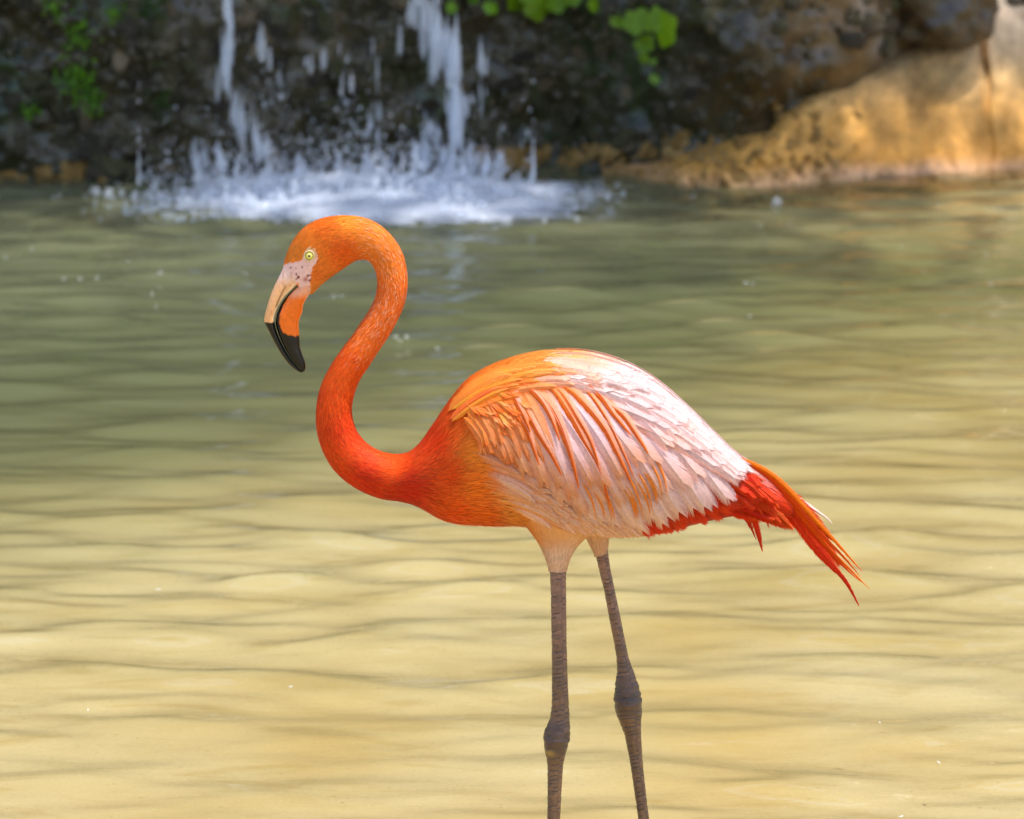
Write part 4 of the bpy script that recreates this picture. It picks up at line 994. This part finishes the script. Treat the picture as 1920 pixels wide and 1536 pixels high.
for q in range(22):
    x = rng.uniform(1335, 1425); y = rng.uniform(np.interp(x, [1340, 1385, 1455], [880, 880, 930]), np.interp(x, [1340, 1455], [955, 955])); an = R(rng.normal(40, 5)); L = rng.uniform(60, 100)
    P_ = [(x, y), (x + L * .5 * math.cos(an) + 3, y + L * .5 * math.sin(an) - 4), (x + L * math.cos(an), min(y + L * math.sin(an), np.interp(x + L * math.cos(an), [1380, 1450, 1530], [966, 968, 1010])))]
    V, F, c = feather(P_, rng.uniform(7, 11), lin(222 + rng.normal(0, 8), 60 + rng.normal(0, 10), 8), tip=lin(232, 84, 12), off=(0, 4), prof=PLUME, depth=tdepth(-30 + rng.uniform(-4, 3)), loose=0.1, rng=rng)
    bobj('covert_feather', V, F, feather_mat, tail, c, smooth=False)
# wispy barbs hanging from the tail
parts = []
for q in range(46):
    x = rng.uniform(1400, 1570); y = np.interp(x, [1390, 1440, 1500, 1570], [962, 965, 985, 1060]) - 6; an = R(rng.normal(72, 12)); L = rng.uniform(14, 34)
    t = np.linspace(0, 1, 6)[:, None]; p = np.array([x, y]) + t * L * np.array([math.cos(an), math.sin(an)]) + t * t * np.array([5, 0]); w = np.linspace(0.8, 0.15, 6)
    a = np.stack([p[:, 0] - w, p[:, 1], 0 * w + rng.uniform(-12, 10)], 1); b = a + np.stack([2 * w, 0 * w, 0 * w], 1)
    parts.append((np.stack([a, b], 1).reshape(-1, 3), grid_faces(6, 2), lin(226, 84, 16)))
v, f, c = merge(parts); bobj('wispy_barbs', v, f, feather_mat, tail, c, smooth=False, kind='stuff')

# --- bill
TOPL = np.array([(532,499),(524,517),(515,535),(506,557),(500,577),(496,593),(496,605),(504,622),(515,644),(529,667),(543,685),(556,695),(564,699)], float)
GAPE = np.array([(577,521),(565,528),(550,541),(536,555),(525,571),(518,587),(515,603),(519,621),(528,643),(540,665),(553,683),(562,693),(568,697)], float)
BOTL = np.array([(579,553),(573,563),(569,572),(567,585),(562,597),(560,609),(561,622),(562,637),(563,651),(567,665),(572,679),(573,690),(571,696)], float)
def bill_half(A, B, wts, mat_cols, name, n=150, m=48, shape=1.0):
    P = spline(np.concatenate([A, B, np.array(wts)[:, None]], 1), 0); P, _ = resample(P, n, lambda o: (o[:, :2] + o[:, 2:4]) / 2)
    th = np.linspace(0, 2 * np.pi, m, endpoint=False); cx, cy = (P[:, 0] + P[:, 2]) / 2, (P[:, 1] + P[:, 3]) / 2; hx, hy = (P[:, 0] - P[:, 2]) / 2, (P[:, 1] - P[:, 3]) / 2
    ct, st = np.cos(th), np.sin(th); st = np.sign(st) * np.abs(st) ** 0.75; bias = 1 - shape * ct          # shape > 0: widest towards B
    B_ = np.stack([cx[:, None] + hx[:, None] * ct, cy[:, None] + hy[:, None] * ct, -P[:, 4:5] * st * bias], -1)
    V, F = closed(B_); uu = np.concatenate([np.repeat(np.linspace(0, 1, n), m), [0, 1]]); tt = np.concatenate([np.tile(ct, n), [0, 0]])
    return bobj(name, V, F, bill_mat, None, mat_cols(V, uu, tt), smooth=True)
def ucol(V, u, t):
    nz = fbm(V * 0.12, 3, 701); ln = fbm(V * np.array([0.35, 0.07, 0.2]), 2, 702)
    c = lin(236, 178, 122) * np.ones((len(V), 1)); k = sstep(540, 512, V[:, 1])[:, None]; c = c * (1 - k) + lin(226, 190, 176) * k
    k = (sstep(0.1, 0.5, ln) * 0.5)[:, None]; c = c * (1 - k) + lin(206, 130, 84) * k
    e = np.abs(t + 0.72)[:, None] < 0.2; c = np.where(e & (V[:, 1:2] < 600), lin(240, 214, 176), c)
    # slit nostril along the side
    sx = np.interp(V[:, 1], [531, 552, 566, 575], [538, 527, 521, 518]); ns = np.exp(-((V[:, 0] - sx) / 1.6) ** 2) * sstep(529, 536, V[:, 1]) * sstep(577, 570, V[:, 1])
    c = c * (1 - 0.85 * ns[:, None]) + lin(70, 34, 30) * 0.85 * ns[:, None]
    blk = sstep(-1.4, 1.4, V[:, 1] - 603 + 2.5 * nz)[:, None]
    return c * (1 - blk) + lin(9, 8, 8) * blk
def lcol(V, u, t):
    nz = fbm(V * 0.3, 3, 703); st = fbm(V * np.array([0.45, 0.05, 0.1]), 2, 704)
    c = lin(236, 112, 24) * (1 + 0.10 * nz[:, None]); k = (sstep(562, 545, V[:, 1]) * 0.8)[:, None]; c = c * (1 - k) + lin(228, 172, 140) * k
    g = np.interp(u, np.linspace(0, 1, len(GAPE)), GAPE[:, 0]); rimw = np.interp(V[:, 1], [520, 545, 575, 600, 625], [2.5, 4, 7, 9, 12])
    gy = np.interp(V[:, 1], GAPE[:, 1], GAPE[:, 0]); k = sstep(1, -1, V[:, 0] - gy - rimw)[:, None]; c = c * (1 - k) + lin(8, 7, 7) * k
    blk = sstep(-1.5, 1.5, V[:, 1] - np.interp(V[:, 0], [525, 540, 562], [618, 626, 630]) + 4 * st)[:, None]
    return c * (1 - blk) + lin(9, 8, 8) * blk
up = bill_half(TOPL, GAPE, [20, 19, 17.5, 16.5, 15.5, 14.5, 14, 13, 12, 10.5, 8.5, 5.5, 2.5], ucol, 'upper_bill', shape=0.18)
lo = bill_half(GAPE + np.array([1.6, 0.6]), BOTL, [19, 18.5, 18, 18, 17.5, 17, 16, 15, 13.5, 11.5, 8.5, 5.5, 2.5], lcol, 'lower_bill', shape=-0.22)

# --- eyes
def ball(c, r, name, mat, col, squash=0.6, sub=3, parent=None):
    bm = bmesh.new(); bmesh.ops.create_icosphere(bm, subdivisions=sub, radius=1.0); v = np.array([q.co for q in bm.verts]); f = np.array([[q.index for q in g.verts] for g in bm.faces]); bm.free()
    B_ = np.array(c) + v[:, [0, 2, 1]] * np.array([r, r, r * squash]); return bobj(name, B_, f, mat, parent, col(B_), smooth=True)
eye_mat = mat_attr('eye', rough=0.18, spec=1.0, nscale=700, lo=0.85, coat=0.6)
_k = int(np.argmin(np.hypot(*((BODY[:300, :2] + BODY[:300, 2:4]) / 2 - eyec).T)))
_b = BODY[_k]; _h = np.hypot(_b[0] - _b[2], _b[1] - _b[3]) / 2
for sgn in (-1, 1):
    cc = np.array([eyec[0], eyec[1], 0.0]); q = np.hypot(*(eyec - (_b[:2] + _b[2:4]) / 2)) / _h; ew = sgn * _b[4] * math.sqrt(max(0.05, 1 - q * q))
    cc[2] = ew - sgn * 3.6
    def ecol(B_):
        r = np.hypot(B_[:, 0] - cc[0], B_[:, 1] - cc[1])[:, None]; c = np.where(r < 7.4, lin(206, 196, 66), lin(40, 34, 26)); c = np.where(r < 5.0, lin(222, 212, 96), c); return np.where(r < 2.3, lin(6, 6, 6), c)
    ball(cc, 8.6, 'eye', eye_mat, ecol, 0.9, 5)
    ang = np.linspace(0, 2 * np.pi, 40, endpoint=False); tv = []
    for k_ in range(8):
        b_ = 2 * np.pi * k_ / 8; rr = 9.2 + 1.3 * math.cos(b_); tv.append(np.stack([cc[0] + rr * np.cos(ang), cc[1] + rr * np.sin(ang) * 1.0, 0 * ang + ew + sgn * (0.8 + 1.7 * math.sin(b_))], 1))
    tv = np.stack(tv, 1).reshape(-1, 3); bobj('eyelid', tv, grid_faces(40, 8)[...] if False else np.concatenate([np.stack([i * 8 + j, ((i + 1) % 40) * 8 + j, ((i + 1) % 40) * 8 + (j + 1) % 8, i * 8 + (j + 1) % 8], -1)[None] for i in range(40) for j in range(8)]).reshape(-1, 4), skin_mat, body, np.tile(lin(214, 192, 150), (len(tv), 1)))

# --- legs with scutes, ankle joints and webbed feet
def leg(edges, w0, w1, seed, yl):
    rng = np.random.default_rng(seed); E = np.array(edges, float)
    n = 620; yy = np.linspace(E[0, 0], E[-1, 0], n); L_ = np.interp(yy, E[:, 0], E[:, 1]); R_ = np.interp(yy, E[:, 0], E[:, 2])
    ker = np.hanning(13); ker /= ker.sum(); pad = lambda a: np.convolve(np.pad(a, 6, 'edge'), ker, 'valid'); L_, R_ = pad(L_), pad(R_)
    m = 44; th = np.linspace(0, 2 * np.pi, m, endpoint=False); cx, r = (L_ + R_) / 2, (R_ - L_) / 2; wz = w0 + (w1 - w0) * np.linspace(0, 1, n)
    joint = np.exp(-((yy - yl) / 30.0) ** 2); Yg, Tg = np.meshgrid(yy, th, indexing='ij')
    # scute edges: uneven rings, stepping across the long seam
    bnd = []; y = E[0, 0] - 20
    while y < E[-1, 0] + 30: bnd.append(y); y += rng.uniform(5.5, 13.5)
    bnd = np.array(bnd); nx, ny = np.cos(Tg), np.sin(Tg)
    seam_t = R(62); dseam = np.abs(np.mod(Tg - seam_t + np.pi, 2 * np.pi) - np.pi); dseam2 = np.abs(np.mod(Tg - R(250) + np.pi, 2 * np.pi) - np.pi)
    sidep = (np.mod(Tg - seam_t, 2 * np.pi) < np.pi).astype(float)
    warp = Yg + 3.0 * np.sin(Tg * 1.0 + 0.8) + 5.5 * sidep + 2.6 * fbm(np.stack([Yg * 0.05, nx * 1.6, ny * 1.6], -1), 2, seed)
    dist = np.abs(warp[..., None] - bnd).min(-1) if False else np.min(np.stack([np.abs(warp - b) for b in bnd]), 0)
    cellid = np.searchsorted(bnd, warp.ravel()).reshape(warp.shape)
    brk = sstep(-0.3, 0.25, fbm(np.stack([Yg * 0.09, nx * 1.2, ny * 1.2], -1), 2, seed + 5))
    gr = np.exp(-(dist / 1.15) ** 2) * (0.12 + 0.88 * brk) * (1 - 0.8 * joint[:, None]); gs = np.maximum(np.exp(-(dseam / 0.055) ** 2), 0.8 * np.exp(-(dseam2 / 0.06) ** 2)) * (1 - 0.8 * joint[:, None])
    wr_ = fbm(np.stack([Yg * 0.16, nx * 1.1, ny * 1.1], -1), 3, seed + 9) * joint[:, None]
    rad = 1 - 0.085 * np.maximum(gr, gs) + 0.10 * wr_ + 0.03 * (hash3(cellid, cellid * 0, (sidep).astype(int), seed) - 0.5)
    dep = r * (0.92 + 0.10 * joint)
    V = np.stack([cx[:, None] + r[:, None] * nx * rad, Yg, wz[:, None] - dep[:, None] * ny * rad], -1)
    tone = hash3(cellid, cellid * 0 + 1, sidep.astype(int), seed)[..., None]
    c = blend(lin(134, 94, 76), lin(116, 80, 50), sstep(1080, 1300, Yg)[..., None]) * (0.75 + 0.5 * tone) * (1 + 0.25 * fbm(np.stack([Yg * .3, nx * 4, ny * 4], -1), 2, seed + 3))[..., None]
    c = blend(c, lin(62, 38, 32), (0.8 * joint)[:, None, None] * np.ones_like(c)) 
    g = np.maximum(gr, gs)[..., None]; c = blend(c, lin(34, 25, 25), 0.92 * g); c = blend(c, lin(48, 30, 28), (sstep(0.0, -0.5, wr_) * joint[:, None])[..., None])
    if seed == 801:
        k = np.exp(-((Yg - 1396) / 6.0) ** 2 - ((cx[:, None] + r[:, None] * nx - 1030) / 8.0) ** 2)[..., None] * (ny > 0)[..., None]; c = blend(c, lin(190, 150, 70), 0.8 * k)
    Vc, F = closed(V); c = np.concatenate([c.reshape(-1, 3), c[0, :1], c[-1, :1]])
    o = bobj('leg', Vc, F, leg_mat, None, c, smooth=True)
    # foot under water
    base = np.array([cx[-1], yy[-1] - 3, wz[-1]]); parts = []
    for a in (-32, 0, 32):
        t = np.linspace(0, 1, 14); ln = 92; p = np.stack([base[0] - t * ln * math.cos(R(a)), base[1] + 6 + 3 * t, base[2] + t * ln * math.sin(R(a))], 1)
        tv = p[:, None] + (np.interp(t, [0, .2, .35, .6, .75, 1], [9, 6.5, 7.5, 5.5, 6, 1.5]))[:, None, None] * np.stack([0 * th[::4], np.cos(th[::4]) * .8, np.sin(th[::4])], -1)[None]; parts.append((tv.reshape(-1, 3), grid_faces(14, len(th[::4]), True), lin(110, 80, 70)))
    for a, b in ((-32, 0), (0, 32)):
        t = np.linspace(0, .82, 8)[:, None]; s = np.linspace(0, 1, 6)[None]; an = np.radians(a + (b - a) * s); ln = 92 * (1 - .35 * np.sin(np.pi * s)); w_ = np.stack([base[0] - t * ln * np.cos(an), base[1] + 8 + 3 * t + 0 * an, base[2] + t * ln * np.sin(an)], -1)
        parts.append((w_.reshape(-1, 3), grid_faces(8, 6), lin(120, 84, 74)))
    v, f, cc = merge(parts); bobj('foot', v, f, leg_mat, o, cc, smooth=True)
    return o
leg([(1040, 1031, 1061), (1061, 1030.5, 1061), (1100, 1032, 1061), (1200, 1034, 1062), (1260, 1034, 1064), (1310, 1034, 1066), (1335, 1031, 1067.5), (1350, 1024, 1068.5), (1357, 1021, 1068.5), (1372, 1018, 1068), (1391, 1020, 1063), (1410, 1024, 1058), (1425, 1026, 1055), (1460, 1026, 1053), (1500, 1026, 1051), (1536, 1025, 1049), (1600, 1023, 1046), (1690, 1020, 1043)], -49, -60, 801, 1375)
leg([(1024, 1111, 1138), (1037, 1114, 1140), (1084, 1125, 1147), (1121, 1134, 1155), (1170, 1143, 1165), (1215, 1152, 1174), (1245, 1157, 1180), (1271, 1158, 1190), (1297, 1154, 1199), (1324, 1152, 1205), (1346, 1154, 1205), (1369, 1163, 1204), (1391, 1172, 1204), (1429, 1180, 1206), (1466, 1186, 1209), (1500, 1191, 1213), (1536, 1196, 1217), (1600, 1206, 1227), (1665, 1215, 1236)], 53, 62, 802, 1320)
